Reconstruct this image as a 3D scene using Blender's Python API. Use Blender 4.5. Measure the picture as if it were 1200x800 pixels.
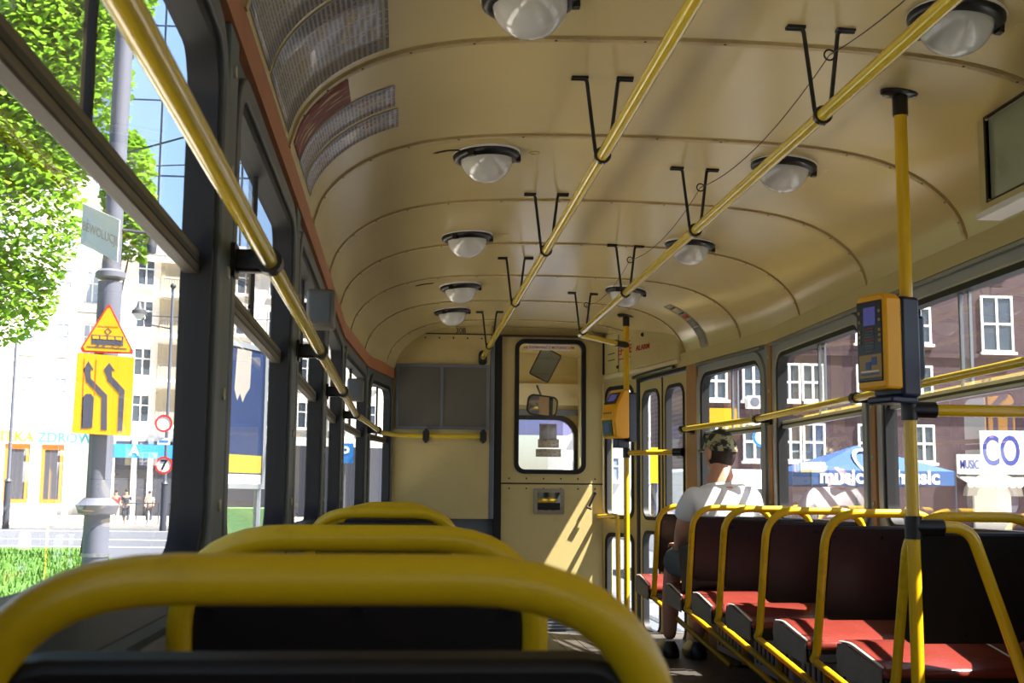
import bpy, bmesh, math, random
from mathutils import Vector, Matrix
random.seed(7)
for o in list(bpy.data.objects): bpy.data.objects.remove(o)
S = bpy.context.scene
COL = S.collection
# ------------------------------------------------------------------ camera
F = 1450.0; CX, CY = 600.0, 400.0; VP = (470.0, 580.0); EYE = Vector((0, 0, 0.86))
fy = Vector((VP[0]-CX, -(VP[1]-CY), -F)).normalized()            # world +Y seen by the camera
zx = 100.0
zy = -(((VP[0]-CX)*zx) + F*F)/(VP[1]-CY)
uz = Vector((zx, -zy, -F)).normalized()                           # world +Z seen by the camera
uz = (uz - fy*uz.dot(fy)).normalized()
ux = fy.cross(uz)
R3 = Matrix((ux, fy, uz))                                         # rows: world axes in camera space
cam_d = bpy.data.cameras.new('camera'); cam = bpy.data.objects.new('camera', cam_d); COL.objects.link(cam)
cam_d.sensor_width = 36.0; cam_d.lens = 36.0*F/1200.0; cam_d.clip_end = 600; cam_d.clip_start = 0.02
cam_d.dof.use_dof = True; cam_d.dof.focus_distance = 5.5; cam_d.dof.aperture_fstop = 14
cam.matrix_world = Matrix.Translation(EYE) @ R3.to_4x4()
S.camera = cam
def at(px, py, Y):
    d = R3 @ Vector((px-CX, -(py-CY), -F)); t = (Y-EYE.y)/d.y
    return EYE + d*t
# ------------------------------------------------------------------ light
w = bpy.data.worlds.new('world'); S.world = w; w.use_nodes = True
wn = w.node_tree.nodes; wl = w.node_tree.links
sky = wn.new('ShaderNodeTexSky'); sky.sky_type = 'NISHITA'; sky.sun_disc = False
SUN = Vector((-1.0, 0.35, -1.72)).normalized()
sky.sun_elevation = math.asin(-SUN.z); sky.sun_rotation = math.atan2(-SUN.x, -SUN.y)
sky.dust_density = 1.5
wn['Background'].inputs['Strength'].default_value = 0.28
wl.new(sky.outputs[0], wn['Background'].inputs['Color'])
sd = bpy.data.lights.new('sun', 'SUN'); sd.energy = 32.0; sd.angle = math.radians(0.6); sd.color = (1, .95, .86)
so = bpy.data.objects.new('sun', sd); COL.objects.link(so); so.location = (12, -8, 20)
so.rotation_euler = SUN.to_track_quat('-Z', 'Y').to_euler()
S.view_settings.view_transform = 'Standard'; S.view_settings.look = 'None'
S.view_settings.gamma = 1; S.view_settings.use_curve_mapping = False
S.view_settings.exposure = -0.02
# ------------------------------------------------------------------ materials
def lin(c):
    return tuple(((x/255)/12.92 if x/255 <= .04045 else ((x/255+.055)/1.055)**2.4) for x in c)
MATS = {}
def mat(name, rgb, rough=.5, metal=0.0, var=.08, vscale=6.0, bump=0.0, bscale=60.0, coat=0.0, spec=.5, emit=0, trans=0, dirt=None, dscale=3.0, damt=.5, dlo=.52, dhi=.75):
    m = bpy.data.materials.new(name); m.use_nodes = True; N = m.node_tree.nodes; L = m.node_tree.links
    b = N['Principled BSDF']; c = lin(rgb)
    tc = N.new('ShaderNodeTexCoord')
    nz = N.new('ShaderNodeTexNoise'); nz.inputs['Scale'].default_value = vscale; nz.inputs['Detail'].default_value = 5
    L.new(tc.outputs['Object'], nz.inputs['Vector'])
    mx = N.new('ShaderNodeMix'); mx.data_type = 'RGBA'
    mx.inputs[6].default_value = tuple(x*(1-var) for x in c)+(1,)
    mx.inputs[7].default_value = tuple(min(1, x*(1+var)) for x in c)+(1,)
    L.new(nz.outputs['Fac'], mx.inputs[0]); out = mx.outputs[2]
    if dirt:
        n2 = N.new('ShaderNodeTexNoise'); n2.inputs['Scale'].default_value = dscale; n2.inputs['Detail'].default_value = 8
        n2.inputs['Roughness'].default_value = .7
        L.new(tc.outputs['Object'], n2.inputs['Vector'])
        rp = N.new('ShaderNodeMapRange'); rp.inputs[1].default_value = dlo; rp.inputs[2].default_value = dhi; rp.inputs[4].default_value = damt
        L.new(n2.outputs['Fac'], rp.inputs[0])
        m2 = N.new('ShaderNodeMix'); m2.data_type = 'RGBA'; L.new(rp.outputs[0], m2.inputs[0]); L.new(out, m2.inputs[6])
        m2.inputs[7].default_value = lin(dirt)+(1,); out = m2.outputs[2]
    L.new(out, b.inputs['Base Color'])
    b.inputs['Roughness'].default_value = rough; b.inputs['Metallic'].default_value = metal
    b.inputs['Specular IOR Level'].default_value = spec; b.inputs['Coat Weight'].default_value = coat
    b.inputs['Coat Roughness'].default_value = .12
    if emit:
        L.new(out, b.inputs['Emission Color']); b.inputs['Emission Strength'].default_value = emit
    if bump:
        bn = N.new('ShaderNodeTexNoise'); bn.inputs['Scale'].default_value = bscale; bn.inputs['Detail'].default_value = 4
        L.new(tc.outputs['Object'], bn.inputs['Vector'])
        bp = N.new('ShaderNodeBump'); bp.inputs['Strength'].default_value = bump; bp.inputs['Distance'].default_value = .01
        L.new(bn.outputs['Fac'], bp.inputs['Height']); L.new(bp.outputs[0], b.inputs['Normal'])
    if trans:
        t = N.new('ShaderNodeBsdfTranslucent'); L.new(out, t.inputs['Color'])
        a = N.new('ShaderNodeMixShader'); a.inputs[0].default_value = trans
        L.new(b.outputs[0], a.inputs[1]); L.new(t.outputs[0], a.inputs[2]); L.new(a.outputs[0], N['Material Output'].inputs['Surface'])
    MATS[name] = m; return m
def glass(name, tint=(1, 1, 1), haze=.03, boost=1.0, rough=.0):
    m = bpy.data.materials.new(name); m.use_nodes = True; N = m.node_tree.nodes; L = m.node_tree.links
    N.remove(N['Principled BSDF'])
    t = N.new('ShaderNodeBsdfTransparent'); t.inputs[0].default_value = tint+(1,)
    g = N.new('ShaderNodeBsdfGlossy'); g.inputs['Roughness'].default_value = rough
    ge = N.new('ShaderNodeNewGeometry'); dt = N.new('ShaderNodeVectorMath'); dt.operation = 'DOT_PRODUCT'
    L.new(ge.outputs['Incoming'], dt.inputs[0]); L.new(ge.outputs['Normal'], dt.inputs[1])
    def mth(op, a, v=None):
        n = N.new('ShaderNodeMath'); n.operation = op; L.new(a, n.inputs[0])
        if v is not None: n.inputs[1].default_value = v
        return n
    c1 = mth('ABSOLUTE', dt.outputs['Value']); c2 = N.new('ShaderNodeMath'); c2.operation = 'SUBTRACT'; c2.inputs[0].default_value = 1; L.new(c1.outputs[0], c2.inputs[1])
    c3 = mth('POWER', c2.outputs[0], 5); c4 = mth('MULTIPLY', c3.outputs[0], .92); c5 = mth('ADD', c4.outputs[0], .06)
    mu = mth('MULTIPLY', c5.outputs[0], boost); mu.use_clamp = True                        # Schlick reflectance of a thin pane
    a = N.new('ShaderNodeMixShader'); L.new(mu.outputs[0], a.inputs[0]); L.new(t.outputs[0], a.inputs[1]); L.new(g.outputs[0], a.inputs[2])
    d = N.new('ShaderNodeBsdfDiffuse'); d.inputs[0].default_value = (.8, .85, .9, 1)
    tc = N.new('ShaderNodeTexCoord'); nz = N.new('ShaderNodeTexNoise'); nz.inputs['Scale'].default_value = 3; nz.inputs['Detail'].default_value = 6
    L.new(tc.outputs['Object'], nz.inputs['Vector'])
    hz = N.new('ShaderNodeMath'); hz.operation = 'MULTIPLY'; hz.inputs[1].default_value = haze*2; L.new(nz.outputs['Fac'], hz.inputs[0])
    b = N.new('ShaderNodeMixShader'); L.new(hz.outputs[0], b.inputs[0])
    L.new(a.outputs[0], b.inputs[1]); L.new(d.outputs[0], b.inputs[2]); L.new(b.outputs[0], N['Material Output'].inputs['Surface'])
    MATS[name] = m; return m
mat('cream', (203, 185, 127), .24, var=.05, vscale=3, bump=.08, bscale=4, spec=.6)
mat('cream_wall', (202, 184, 124), .45, var=.05, vscale=4, bump=.03, bscale=30, dirt=(120, 90, 60), dscale=9, damt=.12)
mat('cream_bright', (222, 208, 165), .45, var=.04)
mat('seam', (60, 46, 28), .7)
mat('rib', (190, 168, 116), .4, var=.08, dirt=(96, 66, 36), dscale=20, damt=.5)
mat('yellow', (232, 186, 22), .24, var=.06, vscale=8, coat=.4)
mat('yellow_rail', (218, 188, 46), .2, var=.08, vscale=12, coat=.5)
mat('yellow_scuffed', (226, 184, 20), .33, var=.06, dirt=(120, 92, 20), dscale=14, damt=.35)
mat('black', (14, 14, 16), .35, var=.1)
mat('black_metal', (16, 17, 22), .3, var=.1, coat=.2)
mat('rubber', (9, 9, 10), .6)
mat('dark_frame', (84, 90, 90), .42, var=.12, vscale=10, dirt=(40, 42, 44), damt=.5, bump=.02)
mat('pillar_grey', (88, 98, 95), .5, var=.12, vscale=10, bump=.03)
mat('alu', (150, 155, 160), .32, metal=.75, var=.08, vscale=15)
mat('alu_frame', (150, 156, 162), .36, metal=.25, var=.08, vscale=10)
mat('transom_brown', (76, 66, 52), .5, var=.15, vscale=14)
mat('screw_pale', (190, 186, 170), .35, metal=.3)
mat('tower_glass', (150, 186, 228), .12, var=.08, vscale=.2, spec=.8)
mat('steel', (170, 170, 168), .25, metal=1, var=.05)
mat('tan_pillar', (168, 124, 76), .5, var=.1)
mat('orange_fascia', (176, 112, 70), .5, var=.14, vscale=9, dirt=(110, 70, 40), dscale=7, damt=.4)
mat('brown_panel', (110, 60, 38), .5, var=.12, vscale=5)
mat('seat_back', (22, 17, 18), .5, var=.12, vscale=4, bump=.04, bscale=200)
mat('seat_red', (116, 46, 38), .24, var=.22, vscale=9, bump=.1, bscale=40, dirt=(90, 60, 50), dscale=9, damt=.5)
mat('seat_side', (120, 116, 106), .55, var=.2, vscale=8, dirt=(50, 46, 42), dscale=8, damt=.6)
mat('floor', (62, 56, 50), .5, var=.2, vscale=5, bump=.08, bscale=80, dirt=(110, 104, 96), dscale=4, damt=.3)
mat('grey_blue', (104, 112, 122), .4, var=.08)
mat('grey_panel', (94, 92, 84), .28, var=.12, vscale=5, dirt=(112, 108, 98), dscale=3, damt=.5)
mat('milk', (214, 216, 208), .12, var=.03, coat=.6, spec=.6)
mat('white', (238, 238, 234), .5, var=.03)
mat('paper', (236, 234, 226), .5, var=.04)
mat('red', (196, 36, 30), .5, var=.05)
mat('letter_red', (176, 40, 34), .6, var=.1)
mat('letter_black', (24, 22, 24), .6)
mat('letter_blue', (44, 54, 130), .5)
mat('letter_teal', (80, 170, 190), .5)
mat('validator_navy', (26, 34, 60), .35, var=.06)
mat('validator_face', (30, 30, 36), .3)
mat('validator_gold', (168, 128, 46), .35)
mat('screen_blue', (86, 84, 160), .2, emit=.25)
mat('screen_green', (150, 154, 124), .18, var=.05, coat=.5)
mat('label_blue', (60, 84, 150), .4)
mat('mirror', (190, 195, 200), .03, metal=1, var=.01)
mat('skin', (206, 150, 122), .5, var=.06, bump=.03)
mat('skin_tan', (150, 96, 72), .5, var=.06)
mat('tee', (236, 236, 240), .75, var=.03, bump=.15, bscale=14)
mat('shorts', (88, 92, 88), .8, var=.12, bump=.1, bscale=30)
mat('hair', (48, 36, 28), .7, var=.2, vscale=40, bump=.2, bscale=120)
mat('cap', (176, 168, 128), .8, var=.15, vscale=16, dirt=(40, 40, 28), dscale=20, damt=1.0, dlo=.46, dhi=.52)
mat('visor_blue', (60, 60, 150), .4)
G_IN = glass('glass', (1, 1, 1), .012, 1.0)
glass('glass_right', (.97, .98, 1.0), .03, 2.4)
glass('glass_tint', (.30, .30, .62), .05, .8)
glass('glass_old', (.86, .9, .97), .05, 1.2)
# outdoors
mat('asphalt', (84, 88, 98), .8, var=.08, vscale=.8, bump=.05, bscale=20)
mat('pavement', (196, 188, 176), .8, var=.08, vscale=.9)
mat('paint_line', (236, 236, 234), .7)
mat('kerb', (170, 166, 158), .8, var=.1)
mat('grass', (74, 114, 38), .8, var=.3, vscale=1.5)
mat('leaf', (128, 170, 50), .5, var=.35, vscale=.9, trans=.45)
mat('bark', (84, 68, 52), .9, var=.25, vscale=6, bump=.4, bscale=12)
mat('plaster_white', (240, 236, 226), .85, var=.04, vscale=.3)
mat('plaster_cream', (236, 224, 198), .85, var=.05, vscale=.3)
mat('plaster_grey', (190, 186, 178), .85, var=.06, vscale=.3)
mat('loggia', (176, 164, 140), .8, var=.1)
mat('roof_grey', (120, 124, 132), .7, var=.1)
mat('window_glass', (66, 76, 88), .12, var=.2, vscale=.6, spec=.8)
mat('window_pale', (150, 165, 185), .12, var=.2, vscale=.6, spec=.8)
mat('frame_white', (232, 232, 230), .5, var=.03)
mat('shop_dark', (70, 72, 82), .3, var=.2)
mat('shop_orange', (226, 120, 44), .5)
mat('shop_blue', (70, 120, 196), .5)
mat('post_grey', (98, 102, 116), .5, var=.1, vscale=3)
mat('post_dark', (62, 66, 76), .5, var=.1)
mat('sign_yellow', (250, 178, 14), .45, var=.02)
mat('sign_grey', (78, 78, 92), .5)
mat('sign_red', (226, 50, 40), .45)
mat('sign_blue', (40, 130, 214), .45)
mat('sign_back', (196, 206, 204), .5, var=.05)
mat('poster_navy', (34, 52, 92), .4, var=.25, vscale=4)
mat('poster_yellow', (176, 158, 60), .5, var=.2)
mat('parasol_blue', (54, 90, 144), .7, var=.06, vscale=1)
mat('stone', (150, 146, 140), .8, var=.15, vscale=2)
mat('van_paint', (214, 216, 216), .35, coat=.4)
mat('pale_green', (120, 160, 110), .6, var=.1)
mat('cloth_a', (60, 66, 84), .8, var=.1); mat('cloth_b', (206, 188, 170), .8, var=.1); mat('cloth_c', (150, 60, 70), .8, var=.1)
def brick_mat(name, c1, c2, mortar, scale):
    m = mat(name, c1, .85); N = m.node_tree.nodes; L = m.node_tree.links; b = N['Principled BSDF']
    tc = N.new('ShaderNodeTexCoord'); mp = N.new('ShaderNodeMapping'); mp.inputs['Rotation'].default_value = (math.pi/2, 0, 0)
    br = N.new('ShaderNodeTexBrick'); br.inputs['Color1'].default_value = lin(c1)+(1,); br.inputs['Color2'].default_value = lin(c2)+(1,)
    br.inputs['Mortar'].default_value = lin(mortar)+(1,); br.inputs['Scale'].default_value = scale; br.inputs['Mortar Size'].default_value = .012
    L.new(tc.outputs['Object'], mp.inputs[0]); L.new(mp.outputs[0], br.inputs['Vector']); L.new(br.outputs[0], b.inputs['Base Color'])
brick_mat('brick', (72, 52, 58), (60, 44, 52), (84, 72, 78), 2.0)
def text_sheet_mat(name, paper, ink, ink2, cols, rows, dens=.5, hl=0):
    """printed sheet: rows of small print in columns (flat print on UV)"""
    m = bpy.data.materials.new(name); m.use_nodes = True; N = m.node_tree.nodes; L = m.node_tree.links; b = N['Principled BSDF']
    uv = N.new('ShaderNodeUVMap'); sp = N.new('ShaderNodeSeparateXYZ'); L.new(uv.outputs[0], sp.inputs[0])
    def math_(op, a, bb, cl=False):
        n = N.new('ShaderNodeMath'); n.operation = op; n.use_clamp = cl
        for i, v in enumerate((a, bb)):
            if v is None: continue
            if isinstance(v, (int, float)): n.inputs[i].default_value = v
            else: L.new(v, n.inputs[i])
        return n.outputs[0]
    fx = math_('FRACT', math_('MULTIPLY', sp.outputs[0], cols), None)
    fy_ = math_('FRACT', math_('MULTIPLY', sp.outputs[1], rows), None)
    gx = math_('GREATER_THAN', fx, .08); gy = math_('GREATER_THAN', fy_, .45)
    nz = N.new('ShaderNodeTexNoise'); nz.inputs['Scale'].default_value = 1; nz.inputs['Detail'].default_value = 2
    mp = N.new('ShaderNodeMapping'); mp.inputs['Scale'].default_value = (cols*9, rows*1.0, 1); L.new(uv.outputs[0], mp.inputs[0]); L.new(mp.outputs[0], nz.inputs['Vector'])
    word = math_('GREATER_THAN', nz.outputs['Fac'], 1-dens)
    ink_f = math_('MULTIPLY', math_('MULTIPLY', gx, gy), word)
    n2 = N.new('ShaderNodeTexNoise'); n2.inputs['Scale'].default_value = 4; L.new(uv.outputs[0], n2.inputs['Vector'])
    sel = math_('GREATER_THAN', n2.outputs['Fac'], .6 if ink2 != ink else 2)
    ci = N.new('ShaderNodeMix'); ci.data_type = 'RGBA'; ci.inputs[6].default_value = lin(ink)+(1,); ci.inputs[7].default_value = lin(ink2)+(1,); L.new(sel, ci.inputs[0])
    cm = N.new('ShaderNodeMix'); cm.data_type = 'RGBA'; cm.inputs[6].default_value = lin(paper)+(1,); L.new(ci.outputs[2], cm.inputs[7]); L.new(ink_f, cm.inputs[0])
    L.new(cm.outputs[2], b.inputs['Base Color']); b.inputs['Roughness'].default_value = .22; b.inputs['Coat Weight'].default_value = .3
    tr = N.new('ShaderNodeBsdfTranslucent'); L.new(cm.outputs[2], tr.inputs['Color']); ms = N.new('ShaderNodeMixShader'); ms.inputs[0].default_value = .35
    L.new(b.outputs[0], ms.inputs[1]); L.new(tr.outputs[0], ms.inputs[2]); L.new(ms.outputs[0], N['Material Output'].inputs['Surface'])
    MATS[name] = m
text_sheet_mat('timetable', (206, 202, 190), (146, 142, 142), (160, 132, 96), 5, 30, .62)
text_sheet_mat('notice', (222, 220, 222), (168, 165, 170), (190, 80, 80), 2, 34, .55)
text_sheet_mat('notice_small', (226, 214, 190), (130, 124, 116), (130, 124, 116), 1, 5, .42)
text_sheet_mat('fare_strip', (188, 182, 150), (160, 158, 132), (160, 158, 132), 1, 40, .5)
# torn-off sticker: brown scraped patch
def scraped_mat():
    m = mat('scraped', (124, 58, 42), .6); N = m.node_tree.nodes; L = m.node_tree.links
    b = N['Principled BSDF']; uv = N.new('ShaderNodeUVMap'); mp = N.new('ShaderNodeMapping'); mp.inputs['Scale'].default_value = (8, 2.0, 1)
    nz = N.new('ShaderNodeTexNoise'); nz.inputs['Detail'].default_value = 8; nz.inputs['Scale'].default_value = 1
    L.new(uv.outputs[0], mp.inputs[0]); L.new(mp.outputs[0], nz.inputs['Vector'])
    cr = N.new('ShaderNodeMapRange'); cr.inputs[1].default_value = .54; cr.inputs[2].default_value = .60; L.new(nz.outputs['Fac'], cr.inputs[0])
    mx = N.new('ShaderNodeMix'); mx.data_type = 'RGBA'; mx.inputs[6].default_value = lin((124, 58, 42))+(1,); mx.inputs[7].default_value = lin((200, 178, 128))+(1,)
    L.new(cr.outputs[0], mx.inputs[0]); L.new(mx.outputs[2], b.inputs['Base Color'])
scraped_mat()
# ------------------------------------------------------------------ mesh helpers
class MB:
    def __init__(s): s.v = []; s.f = []; s.uv = None
    def add(s, v, f):
        k = len(s.v); s.v += [tuple(p) for p in v]; s.f += [tuple(i+k for i in q) for q in f]; return s
    def box(s, x0, x1, y0, y1, z0, z1, M=None):
        v = [Vector((x, y, z)) for x in (x0, x1) for y in (y0, y1) for z in (z0, z1)]
        if M is not None: v = [M @ p for p in v]
        return s.add(v, [(0, 1, 3, 2), (4, 6, 7, 5), (0, 4, 5, 1), (2, 3, 7, 6), (0, 2, 6, 4), (1, 5, 7, 3)])
    def tube(s, path, r, n=10, caps=True):
        P = [Vector(p) for p in path]; rs = r if isinstance(r, (list, tuple)) else [r]*len(P)
        T = []
        for i in range(len(P)):
            a = P[max(i-1, 0)]; b = P[min(i+1, len(P)-1)]; T.append((b-a).normalized())
        nrm = T[0].orthogonal().normalized(); v = []; f = []
        for i, p in enumerate(P):
            nrm = (nrm - T[i]*nrm.dot(T[i])).normalized(); bn = T[i].cross(nrm)
            for k in range(n):
                a = 2*math.pi*k/n; v.append(p + (nrm*math.cos(a)+bn*math.sin(a))*rs[i])
        for i in range(len(P)-1):
            for k in range(n):
                f.append((i*n+k, i*n+(k+1) % n, (i+1)*n+(k+1) % n, (i+1)*n+k))
        if caps: f.append(tuple(range(n-1, -1, -1))); f.append(tuple((len(P)-1)*n+k for k in range(n)))
        return s.add(v, f)
    def lathe(s, prof, c, axis='z', n=24, M=None):
        v = []; f = []
        for (r, h) in prof:
            for k in range(n):
                a = 2*math.pi*k/n; x, y, z = r*math.cos(a), r*math.sin(a), h
                if axis == 'y': x, y, z = x, z, y
                if axis == 'x': x, y, z = z, x, y
                p = Vector((x, y, z))
                if M is not None: p = M @ p
                v.append(Vector(c)+p)
        for i in range(len(prof)-1):
            for k in range(n):
                f.append((i*n+k, i*n+(k+1) % n, (i+1)*n+(k+1) % n, (i+1)*n+k))
        f.append(tuple(range(n-1, -1, -1))); f.append(tuple((len(prof)-1)*n+k for k in range(n)))
        return s.add(v, f)
    def prism(s, poly, mp, d0, d1):
        n = len(poly); v = [mp(a, b, d0) for a, b in poly]+[mp(a, b, d1) for a, b in poly]
        f = [tuple(range(n-1, -1, -1)), tuple(range(n, 2*n))]
        f += [(i, (i+1) % n, n+(i+1) % n, n+i) for i in range(n)]
        return s.add(v, f)
    def sheet(s, poly, mp, d):
        n = len(poly); return s.add([mp(a, b, d) for a, b in poly], [tuple(range(n))])
    def ring(s, out, inn, mp, d0, d1):
        n = len(out)
        v = [mp(a, b, d0) for a, b in out]+[mp(a, b, d1) for a, b in out]+[mp(a, b, d0) for a, b in inn]+[mp(a, b, d1) for a, b in inn]
        f = []
        for i in range(n):
            j = (i+1) % n
            f += [(n+i, n+j, 3*n+j, 3*n+i), (i, 2*n+i, 2*n+j, j), (i, j, n+j, n+i), (2*n+i, 3*n+i, 3*n+j, 2*n+j)]
        return s.add(v, f)
    def sphere(s, c, r, n=16, m=10):
        prof = [(math.sin(math.pi*i/m)*r if 0 < i < m else 1e-4, -math.cos(math.pi*i/m)*r) for i in range(m+1)]
        return s.lathe(prof, c, 'z', n)
def rrect(a0, a1, b0, b1, r, n=6):
    rs = r if isinstance(r, (list, tuple)) else [r]*4
    out = []
    for (cx, cy, st, q) in ((a1-rs[0], b1-rs[0], 0, rs[0]), (a0+rs[1], b1-rs[1], 1, rs[1]), (a0+rs[2], b0+rs[2], 2, rs[2]), (a1-rs[3], b0+rs[3], 3, rs[3])):
        for k in range(n+1):
            t = (st + k/n)*math.pi/2; out.append((cx+q*math.cos(t), cy+q*math.sin(t)))
    return out
def rect_like(a0, a1, b0, b1, n=6):
    return [p for c in ((a1, b1), (a0, b1), (a0, b0), (a1, b0)) for p in [c]*(n+1)]
def fillet(pts, rad, seg=7):
    P = [Vector(p) for p in pts]; out = [P[0]]
    for i in range(1, len(P)-1):
        r = rad if not isinstance(rad, (list, tuple)) else rad[i-1]
        a = (P[i-1]-P[i]); b = (P[i+1]-P[i]); r = min(r, a.length*.49, b.length*.49)
        if r < 1e-5: out.append(P[i]); continue
        p = P[i]+a.normalized()*r; q = P[i]+b.normalized()*r
        for k in range(seg+1):
            t = k/seg; out.append(p*(1-t)**2 + P[i]*2*t*(1-t) + q*t*t)
    out.append(P[-1]); return out
def smooth_by_angle(me, deg=40):
    me.polygons.foreach_set('use_smooth', [True]*len(me.polygons))
    try: me.set_sharp_from_angle(angle=math.radians(deg))
    except Exception: pass
def root_loc(o):
    while o.parent: o = o.parent
    return o.location
def obj(name, mb, m, parent=None, smooth=True, bevel=0, local=False, recenter=False):
    me = bpy.data.meshes.new(name)
    v = mb.v
    if recenter and parent is None:
        c = Vector((sum(p[0] for p in v)/len(v), sum(p[1] for p in v)/len(v), min(p[2] for p in v)))
        v = [(p[0]-c.x, p[1]-c.y, p[2]-c.z) for p in v]
    else: c = None
    if parent is not None and not local:
        l = root_loc(parent); v = [(p[0]-l.x, p[1]-l.y, p[2]-l.z) for p in v]
    me.from_pydata(v, [], mb.f)
    bm = bmesh.new(); bm.from_mesh(me); bmesh.ops.remove_doubles(bm, verts=bm.verts, dist=1e-5)
    if len(bm.faces) > 1: bmesh.ops.recalc_face_normals(bm, faces=bm.faces)
    bm.to_mesh(me); bm.free()
    if smooth: smooth_by_angle(me)
    me.materials.append(MATS[m] if isinstance(m, str) else m)
    o = bpy.data.objects.new(name, me); COL.objects.link(o)
    if parent is not None: o.parent = parent
    if c is not None: o.location = c
    if bevel:
        b = o.modifiers.new('Bevel', 'BEVEL'); b.width = bevel; b.segments = 2; b.limit_method = 'ANGLE'; b.angle_limit = math.radians(50)
    return o
def tag(o, label, cat, group=None, kind=None):
    if label: o['label'] = label
    if cat: o['category'] = cat
    if group: o['group'] = group
    if kind: o['kind'] = kind
    return o
def thing(name, label, cat, loc=(0, 0, 0), group=None, rz=0):
    o = bpy.data.objects.new(name, None); COL.objects.link(o); o.location = loc; o.rotation_euler = (0, 0, rz); o.empty_display_size = .1
    return tag(o, label, cat, group)
def struct(name, mb, m, label=None, **k):
    o = obj(name, mb, m, **k); o['kind'] = 'structure'
    if label: o['label'] = label
    return o
def copy_tree(o, parent=None):
    c = o.copy(); COL.objects.link(c)
    if parent is not None: c.parent = parent
    for ch in list(o.children): copy_tree(ch, c)
    return c
def text_mb(s, size, M, ext=.002, align='CENTER', bold=0, sx=1):
    cu = bpy.data.curves.new('t', 'FONT'); cu.body = s; cu.size = size; cu.extrude = ext; cu.align_x = align; cu.align_y = 'CENTER'; cu.offset = bold
    cu.resolution_u = 4
    o = bpy.data.objects.new('t', cu); COL.objects.link(o); dg = bpy.context.evaluated_depsgraph_get()
    me = bpy.data.meshes.new_from_object(o.evaluated_get(dg)); mb = MB()
    mb.add([M @ Vector((v.co.x*sx, v.co.y, v.co.z)) for v in me.vertices], [tuple(p.vertices) for p in me.polygons])
    bpy.data.objects.remove(o); bpy.data.curves.remove(cu); bpy.data.meshes.remove(me); return mb
def facing(loc, right, up):
    r = Vector(right).normalized(); u = Vector(up).normalized(); n = r.cross(u)
    return Matrix(((r.x, u.x, n.x, loc[0]), (r.y, u.y, n.y, loc[1]), (r.z, u.z, n.z, loc[2]), (0, 0, 0, 1)))
def uv_grid(name, rows, m, parent=None):
    """rows: list of rows of points; UV u along row, v over rows"""
    nr, nc = len(rows), len(rows[0]); v = [tuple(p) for r in rows for p in r]
    f = [(i*nc+j, i*nc+j+1, (i+1)*nc+j+1, (i+1)*nc+j) for i in range(nr-1) for j in range(nc-1)]
    me = bpy.data.meshes.new(name)
    if parent is not None:
        l = root_loc(parent); v = [(p[0]-l.x, p[1]-l.y, p[2]-l.z) for p in v]
    me.from_pydata(v, [], f); ul = me.uv_layers.new(name='UVMap')
    for p in me.polygons:
        for li in p.loop_indices:
            k = me.loops[li].vertex_index; ul.data[li].uv = ((k % nc)/(nc-1), (k//nc)/(nr-1))
    smooth_by_angle(me, 60); me.materials.append(MATS[m]); o = bpy.data.objects.new(name, me); COL.objects.link(o)
    if parent is not None: o.parent = parent
    sol = o.modifiers.new('Solidify', 'SOLIDIFY'); sol.thickness = .001; sol.offset = 0
    return o
# ================================================================== the tram shell
LK = [(-2.05, -.32), (-.75, -.32), (.66, -.32), (2.15, -.32), (3.54, -.32), (4.96, -.32), (6.42, -.32), (7.92, -.235), (8.75, -.07)]
RK = [(-2.15, 1.93), (-.75, 1.93), (.65, 1.93), (1.95, 1.93), (3.36, 1.93), (4.93, 1.93), (6.35, 1.93), (7.42, 1.775), (8.44, 1.615), (8.80, 1.44)]
def lerp_k(K, y):
    if y <= K[0][0]: return K[0][1]
    for (a, xa), (b, xb) in zip(K, K[1:]):
        if y <= b: return xa+(xb-xa)*(y-a)/(b-a)
    (a, xa), (b, xb) = K[-2], K[-1]
    return xa+(xb-xa)*(y-a)/(b-a)
XL = lambda y: lerp_k(LK, y)
XR = lambda y: lerp_k(RK, y)
YB = -2.0; YF = 8.72
PROF = [(0, 2.070), (.25, 2.067), (.527, 2.056), (.742, 2.028), (.90, 1.978), (1.01, 1.910), (1.08, 1.83), (1.11, 1.745)]
def cat(P, t):
    n = len(P)-1; i = min(int(t*n), n-1); u = t*n-i
    p0 = Vector(P[i-1]) if i > 0 else Vector((-P[1][0], P[1][1])); p1 = Vector(P[i]); p2 = Vector(P[i+1]); p3 = Vector(P[i+2]) if i+2 <= n else p2*2-p1
    return .5*((2*p1)+(p2-p0)*u+(2*p0-5*p1+4*p2-p3)*u*u+(-p0+3*p1-3*p2+p3)*u**3)
HALF = [cat(PROF, i/24) for i in range(25)]
PTS = [(-p.x/1.11, p.y) for p in reversed(HALF[1:])]+[(p.x/1.11, p.y) for p in HALF]          # left to right, 49 points
def ceil_pt(j, y, off=0.0):
    """point j of the ceiling curve (float index) at y, pushed off inward"""
    i = min(int(j), len(PTS)-2); t = j-i; a = Vector(PTS[i]); b = Vector(PTS[i+1]); p = a.lerp(b, t)
    xl, xr = XL(y)+.015, XR(min(y, 7.42))-.015; c = .805; hw = (xr-c) if p.x > 0 else (c-xl)
    tg = Vector(((b-a).x*hw, (b-a).y)).normalized(); nrm = Vector((tg.y, -tg.x))
    return Vector((c+p.x*hw+nrm.x*off, y, p.y+nrm.y*off))
def ceil_z(x, y):
    best = min(range(len(PTS)), key=lambda k: abs(ceil_pt(k, y).x-x)); return ceil_pt(best, y).z
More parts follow.
